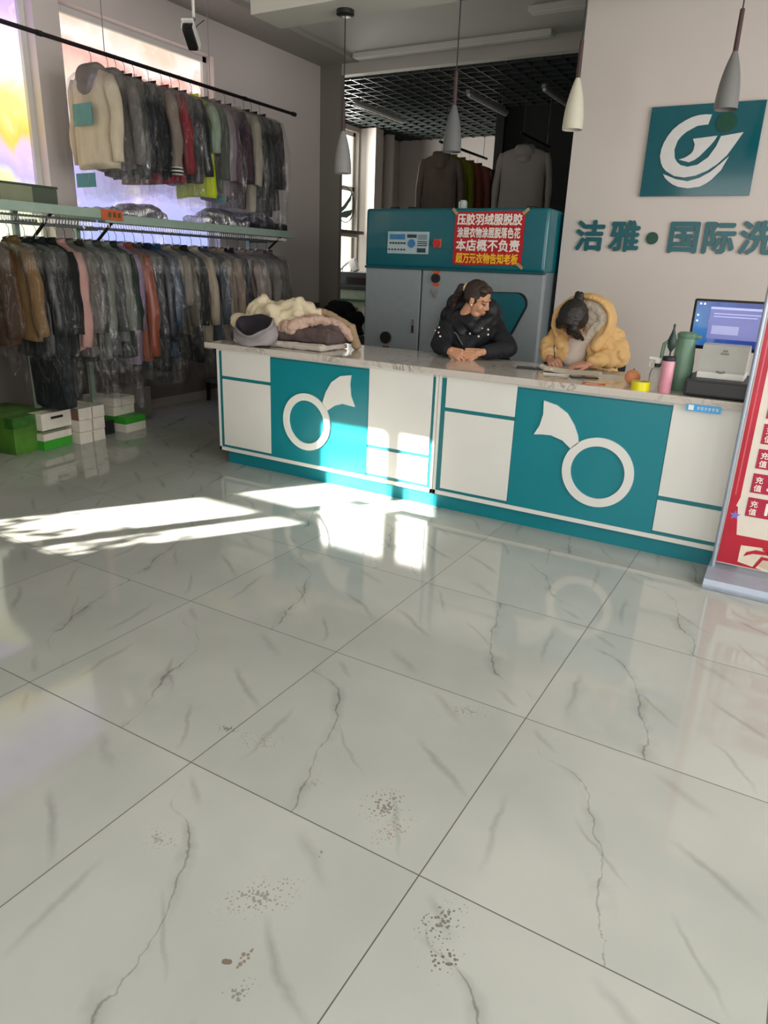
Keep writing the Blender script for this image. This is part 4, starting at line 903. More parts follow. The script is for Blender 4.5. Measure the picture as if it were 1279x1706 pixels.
for k, (x, y, rz, c, lab) in enumerate(((-.385, 2.70, .3, 'c65a3c', 'orange card lying near the front edge of the counter'), (-.50, 2.73, -.4, 'b8aca0', 'pale card left of the orange card'), (-.62, 2.78, .2, '8f8a88', 'grey printed card furthest left of the cards'))):
    t = thing('paper_card', lab, 'card', (x, y, .90), rz, 'cards on the counter'); MB().box(-.06, .06, -.035, .035, 0, .0015).build('card', mat('card ' + c, c, .5), t); MB().box(-.045, .02, -.02, -.012, .0015, .0019).box(-.045, .04, .0, .008, .0015, .0019).build('printed_lines', mat('pale ink', 'd9d2c8'), t)
pe = thing('peach', 'orange pink peach on the counter beside the yellow tape', 'fruit', (-.215, 2.85, .90))
MB().sph((0, 0, .041), (.043, .043, .041), seg=24).build('flesh', mat('peach skin', 'd98a58', .65, var=.25, scale=9, sheen=.3), pe, 'all')
MB().tube([(0, 0, .08), (.003, 0, .088)], .003, 6).build('stem', mat('brown stem', '5a3b22'), pe)
o = MB()
o.lathe([(.037, .003), (.037, .045), (.05, .045), (.05, .0), (.037, .0)], n=36, cap0=False, cap1=False)
tp = thing('tape_roll', 'roll of bright yellow tape at the front of the counter', 'tape', (-.135, 2.685, .90)); o.build('tape', mat('yellow tape', 'd8cf1a', .25, var=.05), tp, True)
MB().lathe([(.033, .003), (.033, .045), (.0368, .045), (.0368, .001), (.033, .001)], n=30, cap0=False, cap1=False).build('paper_core', mat('core card', 'b79a6a'), tp, True)
sb = thing('spray_bottle', 'clear spray bottle with white trigger behind the pink pump', 'bottle', (-.075, 2.74, .90))
CLR = N('clear bottle plastic'); CLR.b.inputs['Base Color'].default_value = (.9, .92, .93, 1); CLR.b.inputs['Transmission Weight'].default_value = .9; CLR.b.inputs['Roughness'].default_value = .08; CLR.b.inputs['IOR'].default_value = 1.2
CLR.bump(CLR.noise(CLR.coord(), 20), .05)
MB().lathe([(.03, 0), (.034, .006), (.034, .085), (.028, .11), (.014, .12), (.014, .128)], n=22).build('bottle_body', CLR.m, sb, True)
MB().lathe([(.016, .122), (.016, .14)], n=16).build('black_collar', BLACK, sb, True)
MB().box(-.012, .012, -.02, .02, .14, .168, .006).tube([(0, 0, .16), (-.045, 0, .165)], [.011, .008], 10).tube([(-.03, 0, .158), (-.042, 0, .135), (-.038, 0, .12)], .004, 6).build('trigger_head', WHITEP, sb, True)
pk = thing('hand_pump', 'pink hand pump with black cap and dark leaf shaped handle on the counter', 'pump', (-.012, 2.675, .90))
MB().lathe([(.030, 0), (.032, .004), (.032, .165), (.030, .17)], n=26).build('pink_barrel', mat('pink plastic', 'c98a9a', .3, var=.03), pk, True)
MB().lathe([(.033, .165), (.034, .17), (.034, .185), (.03, .188)], n=24).build('black_cap', BLACK, pk, True)
MB().lathe([(.004, .185), (.004, .21), (.02, .235), (.022, .27), (.012, .30), (.005, .325), (.006, .345), (.003, .35)], n=14).build('dark_handle', mat('dark green rubber', '14302a', .45), pk, True)
th = thing('thermos_jug', 'sage green thermos jug with side handle behind the pink pump', 'jug', (.035, 2.83, .90))
SG = mat('sage plastic', '688a74', .4, var=.03)
MB().lathe([(.05, 0), (.053, .005), (.055, .08), (.055, .15), (.05, .22), (.046, .265), (.046, .275)], n=30).build('jug_body', SG, th, True)
MB().lathe([(.047, .272), (.05, .28), (.05, .296), (.04, .305), (.0, .307)], n=28, cap1=False).box(.03, .072, -.016, .016, .27, .295, .008).build('lid', mat('sage lid', '5b7d68', .4), th, True)
MB().tube([(-.045, 0, .255), (-.085, 0, .255), (-.108, 0, .235), (-.112, 0, .18), (-.105, 0, .13), (-.085, 0, .1), (-.05, 0, .09)], .010, 10).build('handle', SG, th, True)
st = thing('desk_stapler', 'black and silver stapler behind the cash drawer', 'stapler', (.05, 3.0, .90), math.radians(15))
MB().box(-.07, .07, -.02, .02, 0, .02, .006).build('base', BLACK, st); MB().box(-.075, .06, -.015, .015, .045, .07, .006, rot=(0, -.25, 0)).build('arm', BLACK, st); MB().box(-.06, .06, -.012, .012, .022, .042, .004).build('magazine', STEEL, st)
# till
cd = thing('cash_drawer', 'black cash drawer on the counter under the small printer', 'drawer', (.30, 2.84, .90))
MB().box(-.215, .215, -.19, .2, .006, .088, .006).build('case', mat('matt black sheet', '222226', .45), cd)
MB().box(-.205, .205, -.198, -.188, .014, .08, .004).build('drawer_front', mat('matt black front', '1c1c1f', .4), cd)
for sx in (-.19, .19): MB().lathe([(.012, 0), (.012, .008)], (sx, -.15, 0), 12).lathe([(.012, 0), (.012, .008)], (sx, .17, 0), 12).build('rubber_foot', BLACK, cd)
rp = thing('receipt_printer', 'light grey receipt printer standing on the cash drawer', 'printer', (.235, 2.84, .988))
PG = mat('light grey plastic', 'b5b6b2', .4, var=.03)
MB().rings([[(-.11, y, z) for y, z in ((-.10, .03), (-.10, .045), (-.04, .165), (.03, .17), (.08, .14), (.09, .03))], [(.11, y, z) for y, z in ((-.10, .03), (-.10, .045), (-.04, .165), (.03, .17), (.08, .14), (.09, .03))]]).build('cover', PG, rp)
MB().box(-.112, .112, -.105, .092, 0, .032, .005).build('base', WHITEP, rp)
MB().tube([(-.02, -.103, .04), (0, -.106, .033), (.02, -.103, .04)], .004, 6).build('pull_lip', mat('darker grey plastic', '7c7d7b'), rp)  # lip in a darker grey than the cover
MB().box(-.02, .02, -.0035, .0, -.004, .004).box(-.012, .012, -.0035, 0, .012, .02).xf(Matrix.Translation((.0, -.06, .125)) @ Matrix.Rotation(math.radians(-27), 4, 'X')).build('small_emblem', mat('grey ink', '8a8680'), rp)
mn = thing('computer_monitor', 'computer monitor with blue desktop standing behind the printer', 'monitor', (.235, 3.09, .90))
MB().box(-.225, .225, -.03, .0, .205, .47, .012, seg=3).build('bezel', BLACK, mn, True)
def screen_mat():
    g = N('blue desktop screen'); v = g.coord(); sp = g.n('ShaderNodeSeparateXYZ'); g.l(v, sp.inputs[0])
    c = g.ramp(g.math('ADD', g.math('MULTIPLY', sp.outputs[0], 1.6), g.noise(v, 7, 3)), [(.15, rgb('3f86c9')), (.5, rgb('2b4fa8')), (.9, rgb('1d2b78'))])
    g.b.inputs['Base Color'].default_value = (.01, .01, .02, 1); g.b.inputs['Roughness'].default_value = .15
    g.l(c, g.b.inputs['Emission Color']); g.b.inputs['Emission Strength'].default_value = .75; return g.m
MB().box(-.21, .21, -.0315, -.0295, .225, .458).build('screen', screen_mat(), mn)
def em(name, col, e): return mat(name, col, .3, var=.03, emis=e)
MB().box(-.135, .19, -.0322, -.0312, .265, .43).build('window_panel', em('grey window', '6a6fa8', .6), mn)
MB().box(-.135, .19, -.0326, -.0320, .42, .432).box(-.115, .15, -.0326, -.032, .395, .40).box(-.115, .1, -.0326, -.032, .38, .385).build('title_bar', em('pale bar', 'a9aede', .6), mn)
MB().box(-.115, .02, -.0326, -.032, .29, .335).build('inner_panel', em('inner panel', '9498c4', .6), mn)
MB().box(-.195, -.185, -.0322, -.031, .44, .45).box(-.175, -.165, -.0322, -.031, .44, .45).box(-.2, -.19, -.0322, -.031, .38, .39).box(-.2, -.19, -.0322, -.031, .35, .36).build('icons', em('white icons', 'd8dcf0', .7), mn)
MB().box(-.04, .04, -.005, .02, .02, .3, .004).build('neck', PG, mn); MB().box(-.12, .12, -.08, .09, 0, .02, .006).build('foot', PG, mn)

# ================================================================== POSTER STAND
BLUEM = mat('blue grey aluminium', '98a2b0', .35, .35, var=.04)
ps = thing('poster_stand', 'grey metal stand with a tall red recharge offer poster before the counter', 'stand', (.7, 2.49, 0))
def pp(name, mb, m, smooth=False, par=None): return mb.xf(Matrix.Translation((-.7, -2.49, 0))).build(name, m, par or ps, smooth)
pp('base_tray', MB().box(.37, 1.04, 2.345, 2.66, 0, .022, .004).poly([(2.35, .02), (2.36, .05), (2.47, .075), (2.65, .07), (2.655, .02)], .373, 1.037, 'x'), BLUEM)
for x in (.392, 1.01): pp('pole', MB().tube([(x, 2.50, .05), (x, 2.50, 1.9)], .0105, 14), BLUEM, True)
pp('cross_bar', MB().tube([(.392, 2.50, 1.89), (1.01, 2.50, 1.89)], .009, 10), BLUEM, True)
bd = pp('poster_board', MB().box(.402, 1.0, 2.528, 2.536, .09, 1.82, .001), mat('cream poster paper', 'd9d0c4', .4, var=.02))
RED = mat('poster red', 'b01830', .35, var=.12, scale=7); REDB = mat('poster badge red', 'a81a3a', .35, var=.06)
def pg(name, mb, m): return mb.xf(Matrix.Translation((-.7, -2.49, 0))).build(name, m, bd)
fy = 2.528
pg('red_curtain', MB().poly([(.408, .26), (.412, .27), (.43, .36), (.452, .45), (.452, 1.82), (.408, 1.82)], fy - .0012, fy), RED)
pg('red_ground', MB().poly([(.404, .095), (.996, .095), (.996, .255), (.47, .255), (.45, .40), (.408, .42)], fy - .0015, fy), RED)
pg('curtain_highlight', MB().box(.425, .431, fy - .0018, fy - .001, .46, 1.8), mat('poster light red', 'cf5666', .35))
pg('purple_star', MB().poly([(.444 + (.026 if k % 2 == 0 else .011) * math.sin(PI * k / 5), .355 + (.026 if k % 2 == 0 else .011) * math.cos(PI * k / 5)) for k in range(10)], fy - .003, fy - .0018), mat('poster violet', '7a6fc0', .4))
pg('gift_box', MB().poly([(.50, .115), (.62, .095), (.80, .10), (.80, .195), (.64, .215), (.50, .205)], fy - .0022, fy - .001), mat('poster cream', 'ddd0bd', .4))
pg('gift_shadow', MB().poly([(.575, .12), (.65, .098), (.78, .10), (.78, .155), (.6, .175)], fy - .0024, fy - .0018), mat('poster pale tan', 'c9b8a2', .4))
pg('ribbon', MB().poly([(.52, .15), (.53, .175), (.57, .195), (.62, .195), (.70, .175), (.8, .19), (.8, .175), (.70, .16), (.62, .178), (.56, .172)], fy - .0032, fy - .0022).poly([(.59, .245), (.60, .20), (.66, .175), (.68, .19), (.63, .215)], fy - .0032, fy - .0022).poly([(.57, .10), (.585, .1), (.61, .15), (.78, .155), (.78, .165), (.6, .165)], fy - .0032, fy - .0022), RED)
for k, num in enumerate(('1000', '500', '300', '200', '100')):
    z0 = .362 + k * .123
    pg('red_badge', MB().box(.488, .93, fy - .003, fy - .001, z0, z0 + .098, .0008), REDB)
    for ch, dz in (('充', .053), ('值', .012)): text('badge_lettering', ch, .036, NW, bd, (.50 - .7, fy - .0034 - 2.49, z0 + dz), .0004, .0006)
    text('badge_number', num, .085, NW, bd, (.556 - .7, fy - .0034 - 2.49, z0 + .02), .0004, .003)

# ================================================================== STOCKROOM THINGS
HG = 'clothes hanging in the stockroom'
def bk(loc, yaw, label, cloth, **k): garment(k.pop('name', 'hanging_jacket'), label, k.pop('cat', 'jacket'), loc, cloth, seed=k.pop('seed'), yaw=math.radians(yaw), group=HG, hookh=.14, **k)
t = thing('hanging_rail', 'dark rail above the dry cleaning machine holding the brown jackets', 'rail', (-3.77, 8.1, 2.93))
MB().tube([(0, -.75, 0), (0, .72, 0)], .016, 10).build('rail', BLACK, t, True)
for y in (-.6, .6): MB().tube([(0, y, 0), (0, y, .66)], .004, 6).build('suspension_wire', BLACK, t)
t = thing('hanging_rail', 'dark rail above the dry cleaning machine holding the grey hoodie', 'rail', (-2.72, 7.75, 2.97))
MB().tube([(0, -.45, 0), (0, .6, 0)], .014, 10).build('rail', BLACK, t, True)
for y in (-.35, .5): MB().tube([(0, y, 0), (0, y, .62)], .004, 6).build('suspension_wire', BLACK, t)
bk((-3.79, 7.45, 2.93), 14, 'grey brown hooded jacket with lime cuffs above the left of the machine', fabric('grey brown b', '6c6058'), seed=71, kind='hood', L=.98, w=.24, t=.09, sl=.62, cuff=fabric('lime cuff', '8a9020'))
bk((-3.77, 7.72, 2.93), 4, 'olive lime jacket behind the grey brown hooded one', fabric('olive lime', '6d7018', .8, .2), seed=72, L=1.0, w=.26, sl=.6)
bk((-3.77, 7.98, 2.93), 0, 'rust brown jacket right of the olive lime one in the stockroom', fabric('stockroom rust', '7a4232'), seed=73, L=1.0, w=.26)
bk((-3.77, 8.25, 2.93), 4, 'pale red brown jacket behind the rust one in the stockroom', fabric('pale rust', '8f5d50'), seed=74, L=1.0, w=.26)
bk((-3.77, 8.52, 2.93), 0, 'dark brown coat at the far end of the stockroom rail', fabric('stockroom brown', '4a2c28'), seed=75, L=1.02, w=.26)
bk((-2.72, 7.5, 2.97), 12, 'light grey hoodie hanging above the right of the machine', fabric('light grey fleece', 'a39d97', .9, .06), seed=76, kind='hood', L=1.05, w=.29, t=.11, sl=.66)
t = thing('work_table', 'pale green steel framed table under the stockroom window', 'table', (-5.85, 8.9, 0))
MB().box(-.4, .45, -.5, .5, 1.1, 1.16, .006).build('table_top', mat('dark table top', '2d3436', .5), t)
MB().box(-.36, .41, -.46, .46, .84, 1.1, .003).build('apron_panel', mat('pale mint sheet', 'aebfae', .45), t)
for sx in (-.38, .43):
    for sy in (-.48, .48): MB().box(sx - .02, sx + .02, sy - .02, sy + .02, 0, 1.1).build('leg', mat('green frame', '2f5b45', .45), t)
MB().box(-.4, .45, -.51, -.47, .93, .96).build('cross_bar', mat('green frame', '2f5b45', .45), t)
t = thing('steam_press', 'dark boxy press on the stockroom table', 'machine', (-5.8, 8.85, 1.16))
MB().box(-.3, .38, -.35, .35, 0, .2, .012).build('body', mat('grey black case', '3a4044', .4), t); MB().box(-.05, .3, -.356, -.34, .03, .12).build('front_window', mat('brown window', '2a211d', .3), t)
t = thing('spotting_gun', 'white hand steam gun resting on the dark press', 'tool', (-5.88, 8.75, 1.36))
MB().box(-.06, .06, -.04, .04, .0, .2, .02, rot=(0, -.4, 0)).build('body', WHITEP, t, True); MB().tube([(-.04, 0, .19), (-.2, 0, .08), (-.28, 0, .0)], .018, 8).build('arm', WHITEP, t, True); MB().tube([(-.2, 0, .08), (-.27, .03, -.1), (-.22, 0, -.18)], .006, 6).build('hose', BLACK, t)
t = thing('white_bin', 'white plastic tub beside the steam gun', 'tub', (-5.58, 8.95, 1.36)); MB().lathe([(.1, 0), (.13, .02), (.15, .22), (.14, .22), (.12, .03)], n=20).build('tub_body', WHITEP, t, True); MB().lathe([(.155, .215), (.155, .235), (.14, .235)], n=20, cap0=False, cap1=False).build('rim', WHITEP, t, True)
t = thing('wall_ledge', 'dark ledge across the stockroom window', 'shelf', (-6.3, 9.1, 1.95)); MB().box(-.1, .09, -.9, .45, 0, .05, .008).build('board', mat('dark brown board', '33291f', .5), t); MB().box(-.1, .06, -.8, .3, -.05, 0).build('pale_batten', mat('pale batten', 'a39a88', .6), t)
lb = thing('laundry_basket', 'grey laundry basket with dark clothes left of the machine', 'basket', (-4.35, 6.1, 0))
MB().rings([[(a * math.copysign(abs(math.cos(t)) ** .5, math.cos(t)), b * math.copysign(abs(math.sin(t)) ** .5, math.sin(t)), z) for t in [2 * PI * k / 32 for k in range(32)]] for a, b, z in ((.26, .2, 0), (.3, .24, .02), (.34, .27, .66), (.36, .29, .68), (.33, .26, .68), (.29, .22, .05))]).build('basket_body', mat('grey basket plastic', '4c4f55', .5), lb, True)
cloth_item('dark_clothes', 'pile of black clothes heaped in the laundry basket', 'clothes', MB().sph((-4.35, 6.1, .70), (.3, .22, .16)).sph((-4.45, 6.1, .85), (.2, .16, .14)).sph((-4.22, 6.15, .84), (.16, .15, .12)).sph((-4.36, 6.1, .95), (.2, .14, .11)), fabric('black pile', '151619'), .014, 3, .03, 7, 3)
cloth_item('grey_blanket', 'grey blanket hanging over the laundry basket edge', 'blanket', MB().cap((-4.62, 5.84, .74), (-4.25, 5.80, .66), .07, .05).cap((-4.6, 5.82, .80), (-4.4, 5.80, .76), .06, .05), fabric('grey blanket', '5d5a58'), .012, 3, .015, 8, 6)

# ================================================================== PEOPLE
SKIN = mat('skin', 'c39070', .5, var=.05, scale=14)
SKIN2 = mat('warm skin', 'c08a70', .5, var=.05, scale=14)
LIP = mat('lips', 'a15a52', .45); EYEB = mat('brow and lash', '2a1c18', .6); EYEW = mat('eye', '4b3a33', .25)
HAIRB = mat('dark brown hair', '2b1d18', .4, var=.35, scale=30, bump=.35, bscale=45, stretch=(1, 1, 6))
HAIRK = mat('black hair', '15110f', .35, var=.35, scale=30, bump=.35, bscale=45, stretch=(1, 1, 6))
def frame(F, U, o, s=1.0):
    F = Vector(F).normalized(); U = Vector(U); X = F.cross(U).normalized(); U = X.cross(F).normalized()
    m = Matrix((X, F, U)).transposed().to_4x4()
    return Matrix.Translation(o) @ m @ Matrix.Diagonal((s, s, s, 1))
def head_prims():
    q = MB()
    q.sph((0, -.012, .045), (.074, .092, .086), seg=24).sph((0, .024, -.022), (.058, .062, .078), seg=24)
    q.sph((0, .058, -.086), (.022, .02, .018)).sph((.03, .035, -.07), (.025, .035, .025)).sph((-.03, .035, -.07), (.025, .035, .025))
    for s in (-1, 1):
        q.sph((s * .034, .050, -.018), (.026, .025, .032)); q.sph((s * .028, .071, .036), (.027, .012, .010))
        q.sph((s * .030, .072, .012), (.015, .012, .009)); q.sph((s * .011, .085, -.020), (.009, .010, .008))
        q.sph((s * .077, -.004, .004), (.008, .019, .031)); q.sph((s * .08, -.012, .018), (.007, .012, .014)); q.sph((s * .078, .002, -.02), (.007, .009, .012))
    q.cap((0, .078, .028), (0, .095, -.014), .008, .0115)
    q.sph((0, .082, -.048), (.021, .012, .0065)).sph((0, .08, -.060), (.018, .012, .007))
    q.cap((0, -.02, -.04), (0, -.05, -.17), .05, .054)
    return q
def hand_prims(curl, thumb, side):
    """Y along the fingers, Z out of the back of the hand, X towards the thumb for side=1"""
    q = MB()
    for x0, x1, r in ((.012, .030, .0125), (.004, .010, .0135), (-.006, -.010, .0135), (-.013, -.028, .0115)):
        q.cap((side * x0, 0, 0), (side * x1, .082 if r > .012 else .074, -.002), .015, r)
    q.cap((side * .02, .02, -.010), (side * .028, .045, -.012), .014, .013)
    for x, y, ls, r, c in ((.030, .086, (.040, .024, .019), .0085, curl[0]), (.010, .090, (.044, .028, .020), .0088, curl[1]), (-.010, .086, (.041, .026, .020), .0085, curl[2]), (-.028, .077, (.032, .020, .018), .0075, curl[3])):
        p = Vector((side * x, y, 0)); a = 0.0
        for k, l in enumerate(ls):
            a += c * (1.0, 1.15, .8)[k]
            d = Vector((side * x * .8 * (1 if k == 0 else .2), math.cos(a), -math.sin(a))).normalized(); e = p + d * l
            q.cap(p, e, r - .0007 * k, r - .0007 * (k + 1)); p = e
    p = Vector((side * .026, .028, -.008))
    for k, (d, l) in enumerate(zip(thumb, (.038, .030, .024))):
        e = p + Vector((side * d[0], d[1], d[2])).normalized() * l; q.cap(p, e, .0115 - .001 * k, .0105 - .001 * k); p = e
    return q
def join(name, meshes, mats, parent=None):
    bm = bmesh.new()
    for me, m in meshes:
        if m is not None: me.transform(m)
        bm.from_mesh(me)
    me = bpy.data.meshes.new(name); bm.to_mesh(me); bm.free()
    return link(name, me, mats, parent, 'all')
def paint_face(me):
    """lips, eyes and brows on the head mesh, still in head space"""
    for p in me.polygons:
        c = p.center
        if c.y > .045:
            x = abs(c.x)
            if ((c.x / .021) ** 2 + ((c.z + .054) / .0095) ** 2) < 1 and c.y > .07: p.material_index = 1
            elif ((x - .031) / .0145) ** 2 + ((c.z - .012) / .0058) ** 2 < 1: p.material_index = 3
            elif ((x - .031) / .021) ** 2 + ((c.z - .035 + abs(x - .03) * .25) / .0048) ** 2 < 1: p.material_index = 2
def person(name, label, HM, arms, torso, legs, skin):
    """one continuous body: head, neck, trunk, arms, hands, legs"""
    hd = blob(head_prims(), .0034, 5)
    for i in range(4): hd.materials.append(None)
    paint_face(hd)
    body = MB()
    for a, b, r1, r2 in torso + legs: body.cap(a, b, r1, r2)
    for A in arms:
        s, e, wv = A['s'], A['e'], A['w']
        body.cap(s, e, .045, .038); body.cap(e, wv, .037, .026)
    bd_ = blob(body, .014, 6)
    parts = [(hd, HM), (bd_, None)]
    for A in arms:
        hm = frame(A['f'], A['back'], A['w'], A.get('sc', .95))
        q = hand_prims(A['curl'], A['thumb'], A['side'])
        q.cap((0, -.03, 0), (0, .01, 0), .024, .021)
        parts.append((blob(q, .0026, 3), hm))
    o = join(name, parts, [skin, LIP, EYEB, EYEW])
    for p in o.data.polygons:
        if p.material_index > 3: p.material_index = 0
    return tag(o, label, 'person')

# ---- first person: leaning on the counter, looking to the right
H1 = frame((.93, -.02, -.36), (.34, -.06, .94), (-1.41, 3.37, 1.268), .98)
TH = ((.55, .8, -.2), (.1, .95, -.35), (-.3, .9, -.4))
p1 = person('person', 'person in a dark navy jacket with pearl studs leaning on the counter, looking right',
    H1, [dict(s=(-1.67, 3.50, 1.08), e=(-1.60, 3.21, .97), w=(-1.470, 3.115, .952), sc=1.12, f=(.93, -.22, -.16), back=(.15, -.8, .6), curl=(1.1, 1.2, 1.25, 1.3), thumb=TH, side=1),
         dict(s=(-1.31, 3.50, 1.09), e=(-1.15, 3.36, .97), w=(-1.285, 3.18, .952), sc=1.12, f=(-.90, -.40, -.12), back=(-.1, -.82, .58), curl=(1.1, 1.15, 1.25, 1.3), thumb=TH, side=-1)],
    [((-1.49, 3.50, 1.06), (-1.5, 3.74, .95), .13, .14), ((-1.60, 3.50, 1.06), (-1.38, 3.50, 1.06), .08, .08)],
    [((-1.59, 3.78, .88), (-1.60, 3.80, .48), .085, .06), ((-1.60, 3.80, .48), (-1.6, 3.84, .06), .055, .035), ((-1.41, 3.78, .88), (-1.40, 3.80, .48), .085, .06), ((-1.40, 3.80, .48), (-1.4, 3.84, .06), .055, .035),
     ((-1.6, 3.84, .035), (-1.61, 3.70, .025), .035, .025), ((-1.4, 3.84, .035), (-1.39, 3.70, .025), .035, .025)], SKIN)
NAVY = mat('navy coated jacket', '0d1018', .75, var=.25, scale=6, bump=.35, bscale=14)
q = MB()
q.sph((-1.49, 3.53, 1.045), (.20, .13, .13), seg=20).cap((-1.49, 3.56, 1.02), (-1.5, 3.78, .90), .16, .16).cap((-1.5, 3.78, .90), (-1.5, 3.80, .76), .165, .17)
q.cap((-1.66, 3.50, 1.09), (-1.60, 3.215, .978), .075, .064).cap((-1.60, 3.215, .974), (-1.50, 3.13, .953), .062, .046)
q.cap((-1.32, 3.50, 1.10), (-1.155, 3.365, .978), .075, .064).cap((-1.155, 3.365, .974), (-1.252, 3.215, .953), .062, .046)
q.cap((-1.60, 3.36, 1.07), (-1.5, 3.34, .98), .065, .06).cap((-1.34, 3.38, 1.07), (-1.43, 3.35, .98), .065, .06)
q.cap((-1.5, 3.36, 1.02), (-1.44, 3.33, .96), .08, .07).cap((-1.62, 3.52, 1.12), (-1.56, 3.54, 1.19), .09, .08)
q.cap((-1.47, 3.40, 1.10), (-1.40, 3.37, 1.06), .075, .07)
j1 = link('jacket', blob(q, .008, 7, .012, 7, 3, (1, 1, 1), True), NAVY, p1, 'all')
q = MB()
for k in range(13):
    a = math.radians(-35 + 250 * k / 12)
    q.sph((-1.475 + .15 * math.cos(a), 3.475 + .10 * math.sin(a), 1.145 + .075 * math.sin(a)), (.055, .055, .065 + .02 * math.sin(a)))
q.sph((-1.59, 3.47, 1.225), (.09, .08, .085)).sph((-1.53, 3.47, 1.20), (.08, .07, .08)).sph((-1.35, 3.47, 1.20), (.07, .07, .08)).cap((-1.50, 3.40, 1.165), (-1.44, 3.36, 1.14), .055, .05).sph((-1.66, 3.50, 1.15), (.07, .08, .07)).cap((-1.34, 3.43, 1.16), (-1.38, 3.33, 1.08), .05, .038).cap((-1.60, 3.42, 1.15), (-1.48, 3.32, 1.06), .055, .04)
q.cap((-1.54, 3.38, 1.16), (-1.43, 3.33, 1.11), .045, .04).cap((-1.45, 3.42, 1.13), (-1.425, 3.385, 1.165), .066, .058)
link('hood', blob(q, .009, 4, .012, 10, 5), mat('navy hood', '0d0f17', .55, var=.3, scale=8, bump=.4, bscale=18), p1, 'all')
q = MB()
q.cap((-1.6, 3.79, .86), (-1.6, 3.8, .12), .105, .07).cap((-1.4, 3.79, .86), (-1.4, 3.8, .12), .105, .07).sph((-1.5, 3.8, .84), (.2, .14, .12))
link('trousers', blob(q, .014, 4, .006, 9, 2), fabric('black trousers', '1c1d20'), p1, 'all')
for x in (-1.6, -1.4): MB().cap((x, 3.85, .05), (x, 3.69, .04), .05, .042).box(x - .045, x + .045, 3.65, 3.9, 0, .02, .005).build('shoe', BLACK, p1, 'all')
def sk(points_r, m): 
    q = MB()
    for c, r in points_r: q.sph(c, r, seg=20)
    return q
q = MB()
q.sph((0, -.022, .058), (.080, .094, .084), seg=26).sph((.05, -.03, .03), (.034, .062, .056)).sph((-.05, -.03, .03), (.034, .062, .056)).sph((0, .028, .102), (.055, .045, .026)).sph((.035, .028, .092), (.038, .04, .026)).sph((-.035, .028, .092), (.038, .04, .026))
q.cap((0, -.10, .05), (0, -.14, .03), .03, .034).cap((0, -.14, .03), (-.01, -.165, -.06), .036, .03).cap((-.01, -.165, -.06), (-.01, -.15, -.14), .028, .012)
q.xf(H1); link('hair', blob(q, .005, 3, .004, 30, 2), HAIRB, p1, 'all')
MB().lathe([(.03, -.012), (.038, 0), (.03, .012)], n=18).xf(H1 @ Matrix.Translation((0, -.112, .052)) @ Matrix.Rotation(PI / 2, 4, 'X')).build('hair_tie', mat('cream hair tie', 'e6c7a4', .6), p1, 'all')
MB().sph((.082, .006, -.016), .007, seg=10).xf(H1).build('earring', mat('pearl', 'efe6da', .2), p1, 'all')
from mathutils.bvhtree import BVHTree
def on_surface(o, pts):
    bv = BVHTree.FromPolygons([v.co for v in o.data.vertices], [p.vertices[:] for p in o.data.polygons])
    return [bv.find_nearest(Vector(p))[0] for p in pts]
PEARL = mat('pearl', 'efe6da', .2)
for c in on_surface(j1, [(-1.66, 3.30, 1.09), (-1.69, 3.31, 1.06), (-1.62, 3.24, 1.05), (-1.59, 3.20, 1.02), (-1.73, 3.38, 1.05), (-1.74, 3.36, 1.02), (-1.33, 3.30, 1.10), (-1.28, 3.32, 1.11), (-1.34, 3.28, 1.04), (-1.26, 3.30, 1.05), (-1.42, 3.28, 1.06)]):
    MB().sph(c, .0075, seg=10).build('pearl_stud', PEARL, p1, 'all')
zp = on_surface(j1, [(-1.53 + .012 * k, 3.26 - .005 * k, 1.08 - .015 * k) for k in range(7)])
MB().tube([p + Vector((0, -.003, .002)) for p in zp], .004, 6).build('zip', STEEL, p1)

# ---- second person: bent over the order pad, writing
H2 = frame((-.16, -.50, -.85), (-.06, -.85, .52), (-.725, 3.36, 1.185), .98)
p2 = person('person', 'person in a pale yellow padded coat bent over the order pad, writing with a pen',
    H2, [dict(s=(-.88, 3.52, 1.07), e=(-.92, 3.42, .985), w=(-.845, 3.335, .945), f=(.55, -.78, -.25), back=(-.45, -.25, .85), curl=(.75, .85, .95, 1.0), thumb=((.45, .9, -.3), (.0, .95, -.4), (-.3, .9, -.3)), side=-1),
         dict(s=(-.47, 3.52, 1.09), e=(-.43, 3.46, .97), w=(-.575, 3.285, .937), f=(-.86, -.38, -.12), back=(-.1, -.35, .93), curl=(.35, .38, .42, .45), thumb=((.6, .75, -.2), (.3, .92, -.2), (.1, .98, -.2)), side=-1)],
    [((-.68, 3.55, 1.03), (-.66, 3.80, .92), .13, .14), ((-.82, 3.54, 1.06), (-.53, 3.54, 1.07), .08, .08)],
    [((-.76, 3.84, .86), (-.77, 3.86, .48), .085, .06), ((-.77, 3.86, .48), (-.77, 3.9, .06), .055, .035), ((-.58, 3.84, .86), (-.57, 3.86, .48), .085, .06), ((-.57, 3.86, .48), (-.57, 3.9, .06), .055, .035),
     ((-.77, 3.9, .035), (-.78, 3.76, .025), .035, .025), ((-.57, 3.9, .035), (-.56, 3.76, .025), .035, .025)], SKIN2)
YEL = mat('pale yellow down coat', 'd6ae74', .75, var=.06, scale=5, bump=.3, bscale=16)
q = MB()
q.cap((-.67, 3.58, 1.03), (-.66, 3.82, .90), .155, .16).cap((-.66, 3.82, .90), (-.66, 3.84, .72), .17, .18)
def puff(a, b, r1, r2, n):
    a, b = Vector(a), Vector(b); d = (b - a); rot = d.to_track_quat('Z', 'Y').to_matrix()
    for k in range(n):
        t = (k + .5) / n; r = r1 + (r2 - r1) * t
        q.sph(a.lerp(b, t), (r, r, d.length / n * .78), rot)
    q.cap(a, b, r1 * .78, r2 * .78)
